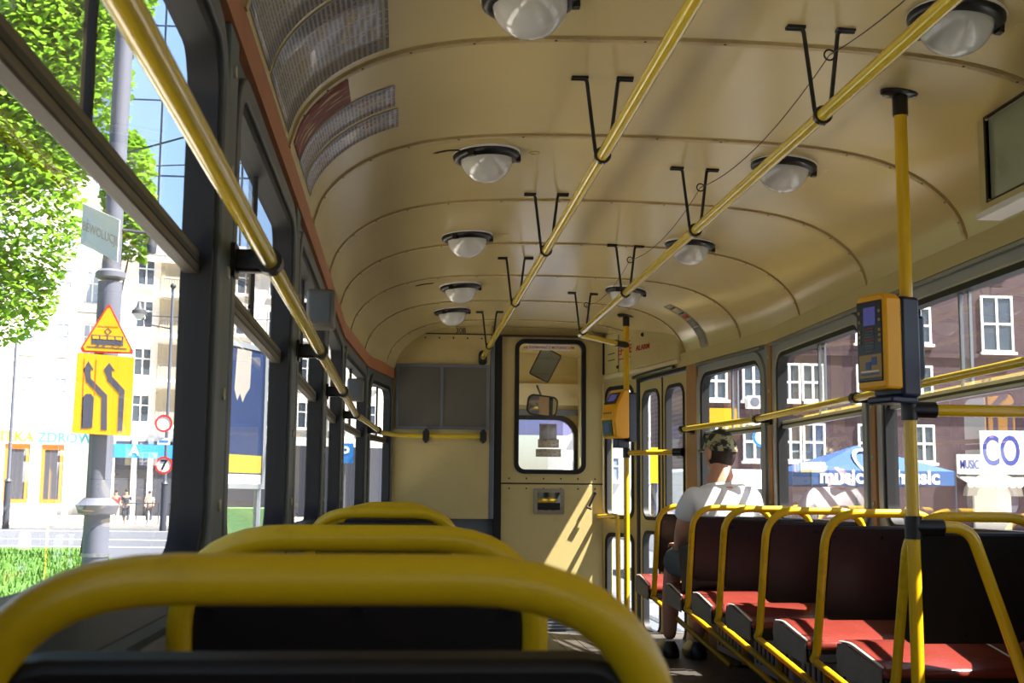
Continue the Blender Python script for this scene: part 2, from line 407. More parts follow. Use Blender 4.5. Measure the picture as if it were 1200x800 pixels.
def ceil_band(y0, y1, o0, o1, j0=0, j1=48, ny=1, step=1):
    mb = MB(); rows = []
    js = [j0+(j1-j0)*k/int((j1-j0)/step) for k in range(int((j1-j0)/step)+1)]
    ys = [y0+(y1-y0)*k/ny for k in range(ny+1)]
    for o in (o0, o1): rows.append([[ceil_pt(j, y, o) for j in js] for y in ys])
    nj = len(js); ny1 = len(ys); v = [p for R in rows for r in R for p in r]; idx = lambda o, i, j: (o*ny1+i)*nj+j
    f = []
    for o in (0, 1):
        for i in range(ny1-1):
            for j in range(nj-1): f.append((idx(o, i, j), idx(o, i, j+1), idx(o, i+1, j+1), idx(o, i+1, j)))
    for j in range(nj-1):
        for i in (0, ny1-1): f.append((idx(0, i, j), idx(1, i, j), idx(1, i, j+1), idx(0, i, j+1)))
    for i in range(ny1-1):
        for j in (0, nj-1): f.append((idx(0, i, j), idx(0, i+1, j), idx(1, i+1, j), idx(1, i, j)))
    return mb.add(v, f)
RIBS = [-.5, .4, 1.3, 2.2, 3.11, 4.0, 4.92, 5.8, 6.68, 7.57]
roof = struct('ceiling', ceil_band(YB, 10.6, -.03, -.05, ny=14), 'seam', 'curved cream tram ceiling of bent sheet panels')
edges = [YB]+RIBS+[8.42]
for a, b in zip(edges, edges[1:]):
    obj('ceiling_panel', ceil_band(a+.004, b-.004, 0, -.025, ny=3), 'cream', roof)
obj('ceiling_panel', ceil_band(8.424, 10.6, 0.004, -.025, ny=4), 'cream', roof)
for y in RIBS+[8.42]:
    obj('ceiling_rib', ceil_band(y+.006, y+.028, .006, -.002), 'rib', roof)
    sc = MB()
    for j in range(3, 46, 3):
        p = ceil_pt(j+.5, y+.017, .004); sc.lathe([(.004, .002), (.004, -.003), (.002, -.004)], p, 'z', 8)
    obj('rib_screws', sc, 'seam', roof)['kind'] = 'stuff'
# small crescent vent slits in the ceiling sheet
for jx, y, hw_ in ((15.0, 4.03+.14, .035), (36.5, 2.86, .05), (14.2, 6.86, .04)):
    obj('vent_slit', MB().tube([ceil_pt(jx+(k-4)*hw_*6, y-.016*math.sin(math.pi*k/8), .001) for k in range(9)], [.001]+[.004]*7+[.001], 6), 'seam', roof)
# floor with step well by the front door
fl = struct('floor', MB().box(-.40, 2.0, YB, 7.95, -.06, 0), 'floor', 'dark grey tram floor')
for k in range(9):                                                     # floor boards / lino strips
    x0 = .32+k*.125
    obj('floor_strip', MB().box(x0+.002, x0+.123, YB, 7.93, -.002, .003), 'floor', fl, bevel=.002)
obj('step_nosing', MB().box(.0, 1.85, 7.92, 7.96, -.03, .006), 'alu', fl)
obj('step_well_floor', MB().box(-.35, 1.95, 7.96, 8.80, -.17, -.10), 'floor', fl)
for k in range(5): obj('tread_bar', MB().box(.35, 1.55, 8.05+k*.14, 8.09+k*.14, -.10, -.092), 'alu', fl)
# walls: bay by bay, each bay is one flat panel with a rounded window opening
ZT, ZS = 1.672, .665
WZ0, WZ1 = .742, 1.605
def bay_map(p0, p1, inward):
    p0 = Vector((p0[1], p0[0], 0)); p1 = Vector((p1[1], p1[0], 0)); t = (p1-p0); L = t.length; t /= L
    n = Vector((-t.y, t.x, 0))
    if n.x*inward < 0: n = -n
    return (lambda s, z, d: (p0.x+t.x*s+n.x*d, p0.y+t.y*s+n.y*d, z)), L
wcount = [0]
def window(mp, L, side, ma, mb_, label, div=None, r=.10):
    wcount[0] += 1
    hole = rrect(ma, L-mb_, WZ0, WZ1, r)
    fm = 'dark_frame' if side == 'l' else 'alu_frame'
    fr = MB().ring(rrect(ma-.045, L-mb_+.045, WZ0-.045, WZ1+.045, r+.045), hole, mp, -.03, .014)
    root = struct('window_%d' % wcount[0], fr, fm, label, bevel=.004)
    obj('gasket', MB().ring(hole, rrect(ma+.022, L-mb_-.022, WZ0+.022, WZ1-.022, r-.022), mp, -.045, .004), 'rubber', root)
    zt = 1.235
    gl = 'glass' if side == 'l' else 'glass_right'
    i0, i1 = ma+.015, L-mb_-.015
    obj('lower_pane', MB().sheet(rrect(i0, i1, WZ0+.015, zt, [.001, .001, r-.015, r-.015]), mp, -.030), gl, root, smooth=False)
    dv = (i0+i1)/2 if div is None else div
    obj('upper_pane', MB().sheet(rrect(i0, dv+.03, zt, WZ1-.015, [.001, r-.015, .001, .001]), mp, -.026), gl, root, smooth=False)
    obj('upper_pane', MB().sheet(rrect(dv-.03, i1, zt, WZ1-.015, [r-.015, .001, .001, .001]), mp, -.036), gl, root, smooth=False)
    obj('transom', MB().prism(rrect(i0, i1, zt-.019, zt+.019, .004, 2), mp, -.040, -.016), 'transom_brown' if side == 'l' else 'alu_frame', root, bevel=.003)
    obj('transom_groove', MB().prism(rrect(i0, i1, zt-.005, zt+.005, .001, 1), mp, -.018, -.0145), 'rubber', root)
    obj('pane_edge', MB().prism(rrect(dv+.02, dv+.032, zt+.02, WZ1-.02, .001, 1), mp, -.034, -.022), 'rubber' if side == 'l' else 'alu', root)
    if side == 'r':
        obj('pane_edge', MB().prism(rrect(dv-.032, dv-.022, zt+.02, WZ1-.02, .001, 1), mp, -.042, -.032), 'alu', root)
        obj('drip_rail', MB().prism(rrect(ma-.03, L-mb_+.03, WZ1+.044, WZ1+.058, .003, 2), mp, 0, .03), 'alu', root)
    return root
def bay_wall(mp, L, ma, mb_, m):
    return MB().ring(rect_like(0, L, ZS, ZT), rrect(ma, L-mb_, WZ0, WZ1, .10), mp, -.05, 0)
def build_side(K, side, bays):
    inward = 1 if side == 'l' else -1
    base = MB()
    for p0, p1 in zip(K, K[1:]):
        if side == 'r' and p1[0] > 8: continue
        mp, L = bay_map(p0, p1, inward)
        base.prism([(0, -.12), (L, -.12), (L, ZS), (0, ZS)], mp, -.05, 0)
    name = 'wall_left' if side == 'l' else 'wall_right'
    root = struct(name, base, 'brown_panel' if side == 'l' else 'brown_panel', 'tram side wall with dark pillars' if side == 'l' else 'tram side wall with tan pillars')
    for b, (p0, p1) in enumerate(zip(K, K[1:])):
        if side == 'r' and p1[0] > 8: continue
        mp, L = bay_map(p0, p1, inward)
        ma, mb_ = (.10, .10) if side == 'l' else (.105, .105)
        if side == 'l' and b == len(K)-2: ma, mb_ = .10, .09
        obj('wall_panel', bay_wall(mp, L, ma, mb_, 0), 'pillar_grey' if side == 'l' else 'alu_frame', root)
        fz = MB().prism([(0, ZT), (L, ZT), (L, ZT+.085), (0, ZT+.085)], mp, -.05, .016)
        obj('fascia', fz, 'orange_fascia' if side == 'l' else 'cream_wall', root)
        obj('sill', MB().prism([(0, ZS-.012), (L, ZS-.012), (L, ZS+.012), (0, ZS+.012)], mp, -.01, .02), 'alu' if side == 'r' else 'dark_frame', root, bevel=.003)
        div = .65 if side == 'l' and b < len(K)-3 else None
        window(mp, L, side, ma, mb_, ('dark framed tram window on the street side' if side == 'l' else 'grey framed tram window on the parasol side'), div)
        # pillar cover at the bay's front end
        if b < len(K)-2 and not (side == 'r' and p1[0] > 7):
            w2 = .054 if side == 'l' else .026
            pc = MB().prism([(L-w2, ZS-.02), (L+w2, ZS-.02), (L+w2, ZT), (L-w2, ZT)], mp, -.02, .012)
            po = obj('pillar_cover', pc, 'pillar_grey' if side == 'l' else 'tan_pillar', root, bevel=.004)
            for zz in (.84, 1.03, 1.24, 1.42, 1.60):
                m2 = MB(); c = mp(L, zz, .012)
                m2.lathe([(.011, 0), (.011, .004*inward), (.006, .005*inward), (.006, .002*inward)], c, 'x', 10)
                obj('screw', m2, 'screw_pale', po)
    return root
wl_ = build_side(LK, 'l', 7); wr_ = build_side(RK, 'r', 7)
# front-most right pillar (tan strip by the front door)
mpD, LD = bay_map(RK[-3], RK[-2], -1)
obj('pillar_cover', MB().prism([(-.06, -.12), (.10, -.12), (.10, ZT+.05), (-.06, ZT+.05)], mpD, -.04, .014), 'tan_pillar', wr_, bevel=.004)
obj('fascia', MB().prism([(0, ZT), (LD, ZT), (LD, ZT+.085), (0, ZT+.085)], mpD, -.05, .016), 'cream_wall', wr_)
obj('door_post', MB().prism([(.99, -.17), (LD, -.17), (LD, ZT), (.99, ZT)], mpD, -.05, .0), 'cream_wall', wr_)
obj('door_rubber', MB().prism([(.985, -.15), (LD, -.15), (LD, ZT), (.985, ZT)], mpD, -.04, .006), 'rubber', wr_)
# rear wall closes the car behind the viewer, with a rear window
rw = struct('wall_rear', MB().ring(rect_like(-.33, 1.94, -.06, 2.02), rrect(.1, 1.5, .85, 1.6, .1), lambda a, b, d: (a, YB+d, b), -.04, 0), 'cream_wall', 'rear end wall of the tram')
obj('pane', MB().sheet(rrect(.1, 1.5, .85, 1.6, .1), lambda a, b, d: (a, YB+d, b), -.02), 'glass', rw, smooth=False)
# ---- front folding door
d1 = struct('door_1', MB().prism([(.10, ZT-.02), (.99, ZT-.02), (.99, ZT+.02), (.10, ZT+.02)], mpD, -.05, .01), 'rubber', 'cream folding tram door with tall narrow windows')
for a, b in ((.115, .535), (.55, .97)):
    out = rect_like(a, b, .675, ZT-.03); up = rrect(a+.055, b-.055, .72, 1.57, .08)
    lf = obj('door_leaf', MB().ring(out, up, mpD, -.03, 0), 'cream_wall', d1)
    lw = rrect(a+.055, b-.055, -.02, .63, .08)
    obj('lower_panel', MB().ring(rect_like(a, b, -.13, .675), lw, mpD, -.03, 0), 'cream_wall', lf)
    for q0, q1, r0 in ((.72, 1.57, .08), (-.02, .63, .08)):
        obj('gasket', MB().ring(rrect(a+.045, b-.045, q0-.01, q1+.01, r0+.01), rrect(a+.068, b-.068, q0+.013, q1-.013, r0-.013), mpD, -.034, .006), 'rubber', lf)
        obj('pane', MB().sheet(rrect(a+.06, b-.06, q0+.005, q1-.005, r0-.005), mpD, -.015), 'glass', lf, smooth=False)
obj('door_rubber', MB().prism([(.535, -.13), (.55, -.13), (.55, ZT-.03), (.535, ZT-.03)], mpD, -.028, .004), 'rubber', d1)
# ---- front bulkhead
FY = 8.80
fm_ = lambda a, b, d: (a, FY-d, b)
def poly_top(x0, x1, z0, y, n=12):
    xs = [x0+(x1-x0)*k/n for k in range(n+1)]
    return [(x0, z0), (x1, z0)]+[(x, ceil_z(x, y)+.005) for x in reversed(xs)]
bul = MB(); bul.prism(poly_top(-.075, .62, .70, 8.74), lambda a, b, d: (a, FY-d, b), .0, .08)
wf = struct('wall_front', bul, 'cream_wall', 'cream bulkhead between saloon and driver cab')
obj('edge_strip', MB().box(.612, .645, 8.715, 8.80, .70, 1.985), 'grey_blue', wf, bevel=.004)
obj('black_post', MB().box(.645, .70, 8.74, 8.83, -.12, 2.0), 'rubber', wf)
obj('lower_panel', MB().box(-.12, .645, 8.80, 8.83, -.12, .70), 'grey_blue', wf)
obj('header_panel', MB().prism([(.62, 2.005), (1.62, 2.005), (1.62, 2.08), (.62, 2.08)], fm_, -.03, .02), 'cream_wall', wf)
obj('header_line', MB().box(-.0, 1.50, 8.715, 8.80, 1.995, 2.003), 'seam', wf)
for k in range(6): obj('screw', MB().lathe([(.006, 0), (.006, -.004), (.002, -.006)], (.05+k*.1, 8.72, 1.97), 'y', 8), 'seam', wf)
# grey framed notice panel on the bulkhead
pan = obj('notice_panel', MB().box(-.045, .60, 8.705, 8.722, 1.325, 1.775), 'grey_panel', wf, bevel=.003)
obj('panel_border', MB().ring(rect_like(-.05, .605, 1.32, 1.78, 1), rect_like(-.03, .585, 1.34, 1.76, 1), lambda a, b, d: (a, 8.70-d, b), -.01, .004), 'grey_blue', pan)
obj('panel_divider', MB().box(.262, .282, 8.698, 8.706, 1.33, 1.77), 'grey_blue', pan)
obj('car_number', text_mb('308', .055, facing((.40, 8.712, 2.022), (1, 0, 0), (0, 0, 1)), .001, sx=.9), 'letter_black', wf)
# side panel right of the cab door, with two windows
mpS, LS = bay_map(RK[-2], RK[-1], -1)
obj('fascia', MB().prism([(0, ZT), (LS, ZT), (LS, ZT+.085), (0, ZT+.085)], mpS, -.05, .016), 'cream_wall', wr_)
for q0, q1, z0, z1 in ((.72, 1.63, .665, ZT), (-.06, .60, -.12, .665)):
    sp = obj('door_side_panel', MB().ring(rect_like(0, LS, z0, z1), rrect(.05, LS-.035, q0, q1, .055), mpS, -.03, 0), 'cream_wall', wf)
    obj('gasket', MB().ring(rrect(.038, LS-.023, q0-.012, q1+.012, .067), rrect(.066, LS-.05, q0+.016, q1-.016, .045), mpS, -.034, .006), 'rubber', sp)
    obj('pane', MB().sheet(rrect(.055, LS-.04, q0+.005, q1-.005, .05), mpS, -.015), 'glass', sp, smooth=False)
obj('black_gap', MB().box(1.425, 1.462, 8.745, 8.765, 1.73, 2.0), 'rubber', wf)
obj('upper_panel', MB().box(1.43, 1.64, 8.765, 8.80, 1.73, 2.05), 'cream_wall', wf)
# ---- cab door
cd = struct('door_2', MB().ring(rect_like(.702, 1.432, .955, 1.995), rrect(.812, 1.292, 1.035, 1.965, .055), fm_, -.02, .012), 'cream_wall', 'cream driver cab door with rounded window')
obj('gasket', MB().ring(rrect(.795, 1.309, 1.018, 1.982, .07), rrect(.826, 1.278, 1.049, 1.951, .045), fm_, -.03, .022), 'rubber', cd)
obj('pane', MB().sheet(rrect(.82, 1.285, 1.04, 1.96, .05), fm_, -.005), 'glass', cd, smooth=False)
obj('lower_door_panel', MB().box(.702, 1.432, FY-.012, FY+.02, .035, .945), 'cream_wall', cd, bevel=.004)
obj('seam_strip', MB().box(.702, 1.432, FY-.006, FY+.01, .944, .956), 'seam', cd)
for k in range(6):
    for z in (.915, .985): obj('screw', MB().lathe([(.006, 0), (.006, -.004), (.002, -.006)], (.76+k*.123, FY-.012, z), 'y', 8), 'seam', cd)
obj('kick_grille', MB().box(.645, 1.432, FY-.005, FY+.02, -.10, .02), 'grey_blue', cd)
for k in range(5): obj('grille_slat', MB().box(.66, 1.43, FY-.016, FY-.004, -.085+k*.022, -.073+k*.022), 'alu', cd)
obj('threshold', MB().box(.70, 1.432, FY-.022, FY-.004, .022, .036), 'tan_pillar', cd, bevel=.003)
ht = obj('hatch_frame', MB().ring(rrect(.935, 1.155, .735, .915, .01, 2), rrect(.962, 1.128, .762, .888, .006, 2), fm_, .008, .020), 'steel', cd)
obj('hatch_plate', MB().prism(rrect(.955, 1.135, .755, .895, .004, 2), fm_, .006, .015), 'mirror', ht)
obj('hatch_slot', MB().prism([(.965, .765), (1.125, .765), (1.125, .815), (.965, .815)], fm_, .014, .018), 'black', ht)
hd = obj('door_handle', MB().tube([(1.37, FY-.05, .885), (1.325, FY-.05, .785)], .008, 8), 'black_metal', cd)
obj('handle_rose', MB().tube([(1.368, FY-.008, .882), (1.368, FY-.052, .882)], .012, 10), 'black_metal', hd)
obj('handle_knob', MB().tube([(1.31, FY-.05, .79), (1.345, FY-.05, .775)], .01, 8), 'seam', hd)
ws = obj('warning_strip', MB().prism(rrect(.885, 1.195, 1.905, 1.942, .002, 1), fm_, .001, .004), 'paper', cd)
obj('warning_text', text_mb('NIE ROZMAWIAĆ Z MOTORNICZYM', .024, facing((1.04, FY-.0045, 1.923), (1, 0, 0), (0, 0, 1)), .0005, bold=.0004, sx=.92), 'letter_red', ws)
for x0, x1, z0, z1, m in ((.975, 1.10, 1.26, 1.375, 'notice'), (.965, 1.115, 1.205, 1.265, 'notice_small'), (.95, 1.13, 1.14, 1.195, 'notice_small')):
    uv_grid('pasted_notice', [[(x0+(x1-x0)*k/2, FY-.004-.0015*(z1 < 1.3), z0+(z1-z0)*i/2) for k in range(3)] for i in range(3)], m, cd)
# ---- driver's cab beyond the bulkhead
CYF = 10.35
cab = MB().ring(rect_like(-.07, 1.53, -.2, 2.08), rrect(.05, 1.46, .55, 1.52, .16), lambda a, b, d: (a, CYF+d, b), 0, .04)
cw = struct('wall_cab', cab, 'cream_wall', 'front wall of the driver cab around the windscreen')
obj('header_band', MB().box(-.03, 1.50, CYF-.05, CYF, 1.62, 1.80), 'cream_bright', cw)
obj('header_shelf', MB().box(-.03, 1.50, CYF-.03, CYF, 1.535, 1.585), 'grey_blue', cw)
obj('gasket', MB().ring(rrect(.03, 1.48, .53, 1.54, .18), rrect(.07, 1.44, .57, 1.50, .15), lambda a, b, d: (a, CYF+d, b), -.02, .05), 'rubber', cw)
obj('windscreen', MB().sheet(rrect(.06, 1.45, .56, 1.51, .155), lambda a, b, d: (a, CYF+d, b), .02), 'glass', cw, smooth=False)
obj('sun_strip', MB().sheet(rrect(.07, 1.44, 1.37, 1.505, .06), lambda a, b, d: (a, CYF+d, b), .012), 'glass_tint', cw, smooth=False)
obj('floor_panel', MB().box(-.07, 1.53, 8.84, CYF, -.17, -.05), 'floor', cw)
for x0, x1, nm in ((-.09, -.05, 'side_panel'), (1.47, 1.51, 'side_panel')):
    obj(nm, MB().ring(rect_like(8.84, CYF, -.2, 2.05), rrect(9.05, 10.2, .80, 1.6, .1), lambda a, b, d: (x0+d, a, b), 0, .04), 'cream_wall', cw)
    obj('side_pane', MB().sheet(rrect(9.05, 10.2, .80, 1.6, .1), lambda a, b, d: (x0+d, a, b), .02), 'glass', cw, smooth=False)
obj('dashboard', MB().box(.0, 1.44, 9.75, 10.3, .45, .74), 'black', cw, bevel=.02)
# cab mirrors
t = thing('cab_mirror', 'tilted rectangular mirror hanging high inside the driver cab', 'mirror', (1.03, 9.4, 1.75))
M = facing((1.085, 9.4, 1.865), (.85, 0, -.42), (.42, -.12, .85))
mpm = lambda a, b, d: tuple(M @ Vector((a, b, d)))
obj('mirror_back', MB().prism(rrect(-.085, .085, -.12, .12, .02, 3), mpm, -.015, 0), 'black', t)
obj('mirror_glass', MB().prism(rrect(-.076, .076, -.11, .11, .016, 3), mpm, 0, .003), 'mirror', t)
obj('mirror_arm', MB().tube([tuple(M @ Vector((0, .05, -.012))), (1.12, 9.6, 2.03)], .008, 8), 'black', t)
t = thing('rear_view_mirror', 'rounded black rear-view mirror above the windscreen', 'mirror', (1.03, 9.9, 1.6))
M2 = facing((1.12, 9.9, 1.585), (.98, 0, -.12), (.12, -.1, .98))
mpm2 = lambda a, b, d: tuple(M2 @ Vector((a, b, d)))
obj('mirror_back', MB().prism(rrect(-.125, .125, -.085, .085, .05), mpm2, -.03, 0), 'black', t)
obj('mirror_glass', MB().prism(rrect(-.112, .112, -.072, .072, .042), mpm2, 0, .003), 'mirror', t)
obj('mirror_arm', MB().tube([(1.12, 9.93, 1.65), (1.12, 10.3, 1.78)], .009, 8), 'black', t)
# ---- alarm / gear box above the front door
plan = [(1.435, 8.755), (1.55, 8.24), (1.635, 7.98), (1.71, 7.60), (1.775, 7.60), (1.62, 8.44), (1.46, 8.756)]
bx = thing('gear_box', 'cream angular box above the front door lettered ALARM in red', 'equipment box', (1.6, 8.2, 1.72))
obj('box_body', MB().prism(plan, lambda a, b, d: (a, b, d), 1.72, 2.02), 'cream_wall', bx, bevel=.012)
obj('box_lip', MB().prism([(x*.995+.004, y) for x, y in plan], lambda a, b, d: (a, b, d), 1.695, 1.722), 'cream_bright', bx, bevel=.006)  # brighter cream paints in the sunlight catching the box's lower edge
def face_frame(a, b):
    a = Vector(a+(0,)); b = Vector(b+(0,)); return (b-a).normalized()
rA = face_frame(plan[0], plan[1]); rB = face_frame(plan[1], plan[2])
nA = Vector((rA.y, -rA.x, 0)); nB = Vector((rB.y, -rB.x, 0))
pA = Vector((1.519, 8.38, 1.865))+nA*.002; pB = Vector((1.5925, 8.11, 1.855))+nB*.002
obj('red_lettering', text_mb('EHDE', .085, facing(pA, rA, (0, 0, 1)), .001, bold=.001, sx=1.15), 'letter_red', bx)
for dz in (.055, -.055):
    obj('red_line', MB().box(-.10, .10, -.004, .004, -.001, .001, facing(pA+Vector((0, 0, dz)), rA, (0, 0, 1))), 'letter_red', bx)
obj('alarm_lettering', text_mb('ALARM', .05, facing(pB, rB, (0, 0, 1)), .001, bold=.001, sx=1.15), 'letter_red', bx)
obj('key_hole', MB().lathe([(.014, 0), (.014, -.006), (.01, -.008)], tuple(pB+Vector((0, 0, .085))), 'y', 12), 'black', bx)
obj('flap_seam', MB().box(-.11, -.106, -.14, .12, -.001, .002, facing(pA, rA, (0, 0, 1))), 'seam', bx)
for dz in (.0, -.045): obj('vent_slot', MB().box(-.30, -.18, -.003, .003, -.001, .002, facing(pA+Vector((0, 0, dz)), rA, (0, 0, 1))), 'seam', bx)
obj('lock_knob', MB().lathe([(.012, 0), (.012, -.01), (.008, -.014)], tuple(Vector((1.492, 8.50, 1.76))+nA*.002), 'y', 10), 'seam', bx)
obj('closer_arm', MB().tube([(1.70, 7.66, 1.68), (1.585, 8.42, 1.68)], .012, 8), 'black', bx)
# ================================================================== fittings
XC = .805
# ---- ceiling lamps
def lamp(x, y, first=None):
    z = ceil_z(x, y)
    sl = (ceil_z(x+.1, y)-ceil_z(x-.1, y))/.2
    if first is None:
        t = thing('ceiling_lamp', 'round ceiling lamp with milky glass dome in a black ring', 'lamp', (x, y, z), 'dome lamps along the tram ceiling')
        o = lambda n, p, m, par=t: obj(n, MB().lathe(p, (0, 0, 0), 'z', 32), m, par, local=True)
        o('base_plate', [(.120, .004), (.120, -.004), (.112, -.008)], 'paper')
        rg = o('ring', [(.112, -.002), (.118, -.008), (.117, -.018), (.108, -.027), (.095, -.029), (.090, -.024), (.090, -.006)], 'black')
        o('dome', [(.091, -.018)]+[(.091*math.cos(a), -.020-.085*math.sin(a)) for a in [k*math.pi/24 for k in range(1, 12)]]+[(.002, -.105)], 'milk')
        for a in (.5, 2.6, 4.7):
            obj('ring_clip', MB().box(-.012, .012, -.006, .010, -.034, -.010, Matrix.Rotation(a, 4, 'Z') @ Matrix.Translation((0, .110, 0))), 'black', rg, local=True)
        cv = MB().lathe([(.02, 0), (.02, -.006), (.012, -.008), (.01, -.004)], (.17, 0, .002), 'z', 12)
        obj('screw_boss', cv, 'cream_wall', t, local=True)
    else:
        t = copy_tree(first); t.location = (x, y, z)
    t.rotation_euler = (0, -math.atan(sl), 0)
    return t
L0 = lamp(XC-.52, 2.84)
L0['label'] = 'round dome lamp level with the large glued timetable sheets'; L0['group'] = 'dome lamps over the single street-side seats'
GL, GR = 'dome lamps over the single street-side seats', 'dome lamps over the parasol-side seats'
ML, MR = 'round milky dome lamp in the middle of the street-side ceiling row', 'round milky dome lamp in the middle of the parasol-side ceiling row'
for (x, y, lb, g) in ((XC-.53, 4.23, ML, GL), (XC-.525, 5.62, ML, GL), (XC-.49, 7.0, ML, GL), (XC-.50, 7.95, 'round dome lamp right next to the number 308 on the bulkhead', GL),
                      (XC+.545, 2.84, 'round dome lamp nearest the grey-green display case', GR), (XC+.545, 4.24, MR, GR), (XC+.535, 5.66, MR, GR), (XC+.47, 7.0, 'round dome lamp nearest the pole by the front door', GR)):
    q_ = lamp(x, y, L0); q_['label'] = lb; q_['group'] = g
# ---- overhead grab rails
def collar_ring(p, axis_pts, r, w=.02):
    a, b = Vector(axis_pts[0]), Vector(axis_pts[1]); d = (b-a).normalized()
    return MB().tube([Vector(p)-d*w/2, Vector(p)+d*w/2], r, 14)
def hanger(parent, x, y, zr, ring=False):
    zc = min(ceil_z(x-.05, y), ceil_z(x+.05, y))
    hb = MB()
    for s in (-1, 1):
        zt = ceil_z(x+s*.06, y)
        pts = [(x+s*.090, y, zt-.006), (x+s*.046, y, zt-.006), (x+s*.019, y, zr+.0), (x, y, zr-.024)]
        hb.tube(fillet(pts, [.012, .02], 4), .0058, 8)
        hb.box(x+s*.066-.024, x+s*.066+.024, y-.012, y+.012, zt-.008, zt+.002)
    h = obj('hanger', hb, 'black_metal', parent)
    obj('saddle', MB().tube([(x, y-.008, zr), (x, y+.008, zr)], .0245, 16), 'black_metal', h)
    if ring:
        c = Vector((x+.022, y, (zr+zc)/2+.045))
        obj('cord_ring', MB().tube([c+Vector((.014*math.cos(a), 0, .014*math.sin(a))) for a in [k*math.pi/8 for k in range(17)]], .0025, 6), 'black_metal', h)
        return c
ZR = 1.834
t = thing('overhead_rail', 'yellow overhead grab rail ending on the front bulkhead', 'grab rail', (.56, 3, ZR))
obj('rail', MB().tube([(.558, YB+.02, ZR), (.558, 8.70, ZR)], .0175, 16), 'yellow_rail', t)
for y in (.75, 2.08, 3.43, 4.83, 6.18, 8.05): hanger(t, .558, y, ZR)
obj('end_flange', MB().prism(rrect(.528, .588, ZR-.058, ZR+.048, .029), lambda a, b, d: (a, d, b), 8.685, 8.72), 'black_metal', t)
t = thing('overhead_rail', 'yellow overhead grab rail bending across to the pole by the front door', 'grab rail', (1.056, 3, ZR))
obj('rail', MB().tube(fillet([(1.056, YB+.02, ZR), (1.056, 7.38, ZR), (1.35, 7.75, ZR)], .05), .0175, 16), 'yellow_rail', t)
obj('pole_tee', MB().tube([(1.345, 7.743, ZR), (1.43, 7.84, ZR)], .0225, 14), 'black', t)
rings = []
for y in (.30, 1.63, 2.99, 4.38, 5.80, 7.22): rings.append(hanger(t, 1.056, y, ZR, True))
# ---- bell cord through the rings
cp = [Vector((1.30, YB+.05, 1.96))]+rings+[Vector((1.36, 8.60, 2.0))]
path = []
for a, b in zip(cp, cp[1:]):
    for k in range(12):
        u = k/12; p = a.lerp(b, u); p.z -= .055*4*u*(1-u); path.append(p)
path.append(cp[-1])
tag(obj('bell_cord', MB().tube(path, .0016, 5), 'seam'), 'thin dark cord threaded through rings beside the overhead rail', 'cord')
# ---- wall grab rails
def wall_clip(parent, mp, s, z, so):
    c = MB().prism(rrect(s-.03, s+.03, z-.03, z+.03, .008, 3), mp, .0, .02)
    c.prism(rrect(s-.017, s+.017, z-.02, z+.02, .006, 3), mp, .015, so)
    o = obj('bracket', c, 'black', parent)
    q0 = Vector(mp(s-.02, z, so)); q1 = Vector(mp(s+.02, z, so))
    obj('bracket_collar', MB().tube([q0, q1], .0235, 14), 'black', o)
ZW = 1.272; SO = .078
t = thing('wall_rail', 'yellow window rail on black brackets curving onto the front bulkhead', 'grab rail', (-.24, 3, ZW))
pts = []
for i, (y, x) in enumerate(LK):
    if y > 8.0: break
    pts.append((x+SO, y, ZW))
pts[0] = (pts[0][0], YB+.02, ZW)
pts += [(-.155, 8.25, ZW), (-.03, 8.655, ZW), (.08, 8.665, ZW), (.585, 8.665, ZW)]
obj('rail', MB().tube(fillet(pts, [.05]*7+[.12, .06, .1, .03]), .016, 14), 'yellow_rail', t)
for p0, p1 in list(zip(LK, LK[1:]))[:-1]:
    mp, L = bay_map(p0, p1, 1); wall_clip(t, mp, L+.06, ZW, SO)
for x in (.165, .565):
    o = obj('wall_clamp', MB().prism(rrect(x-.024, x+.024, ZW-.037, ZW+.037, .012, 3), lambda a, b, d: (a, d, b), 8.64, 8.722), 'black_metal', t, bevel=.004)
    for s in (-1, 1): obj('clamp_bolt', MB().tube([(x, 8.635, ZW+s*.035), (x, 8.72, ZW+s*.035)], .014, 10), 'black_metal', o)
t = thing('wall_rail', 'yellow window rail along the parasol-side windows', 'grab rail', (1.85, 3, ZW))
pts = [(RK[0][1]-SO, YB+.02, ZW)]+[(x-SO, y, ZW) for y, x in RK[1:-2]]
obj('rail', MB().tube(fillet(pts, .1), .016, 14), 'yellow_rail', t)
for p0, p1 in list(zip(RK, RK[1:]))[:-2]:
    mp, L = bay_map(p0, p1, -1); wall_clip(t, mp, L, ZW, SO)
# ---- poles
def pole(name, label, x, y, z0):
    zt = ceil_z(x, y); t = thing(name, label, 'pole', (x, y, z0))
    obj('tube', MB().tube([(x, y, z0), (x, y, zt-.01)], .0185, 18), 'yellow', t)
    obj('top_socket', MB().tube([(x, y, zt-.075), (x, y, zt)], .0225, 16), 'black', t)
    fl_ = obj('top_flange', MB().lathe([(.058, .012), (.058, .0), (.05, -.006), (.024, -.010)], (x, y, zt-.008), 'z', 20, Matrix.Scale(.6, 4, (0, 1, 0))), 'black_metal', t)
    for s in (-1, 1): obj('flange_bolt', MB().lathe([(.009, .0), (.009, -.007)], (x+s*.042, y, zt-.011), 'z', 6), 'steel', fl_)
    return t
PX, PY = 1.435, 3.40
t = pole('grab_pole', 'yellow vertical grab pole standing beside the nearest parasol-side seat', PX, PY, 0)
z = 1.113
obj('cross_collar', MB().tube([(PX, PY, z-.03), (PX, PY, z+.03)], .0235, 16), 'black', t)
cb = obj('cross_socket', MB().tube([(PX, PY, z), (PX+.075, PY, z)], .0235, 14), 'black', t)
obj('cross_bar', MB().tube([(PX+.06, PY, z), (1.91, PY, z)], .0175, 14), 'yellow', t)
z = .782
obj('lower_collar', MB().tube([(PX, PY, z-.032), (PX, PY, z+.032)], .0235, 16), 'black', t)
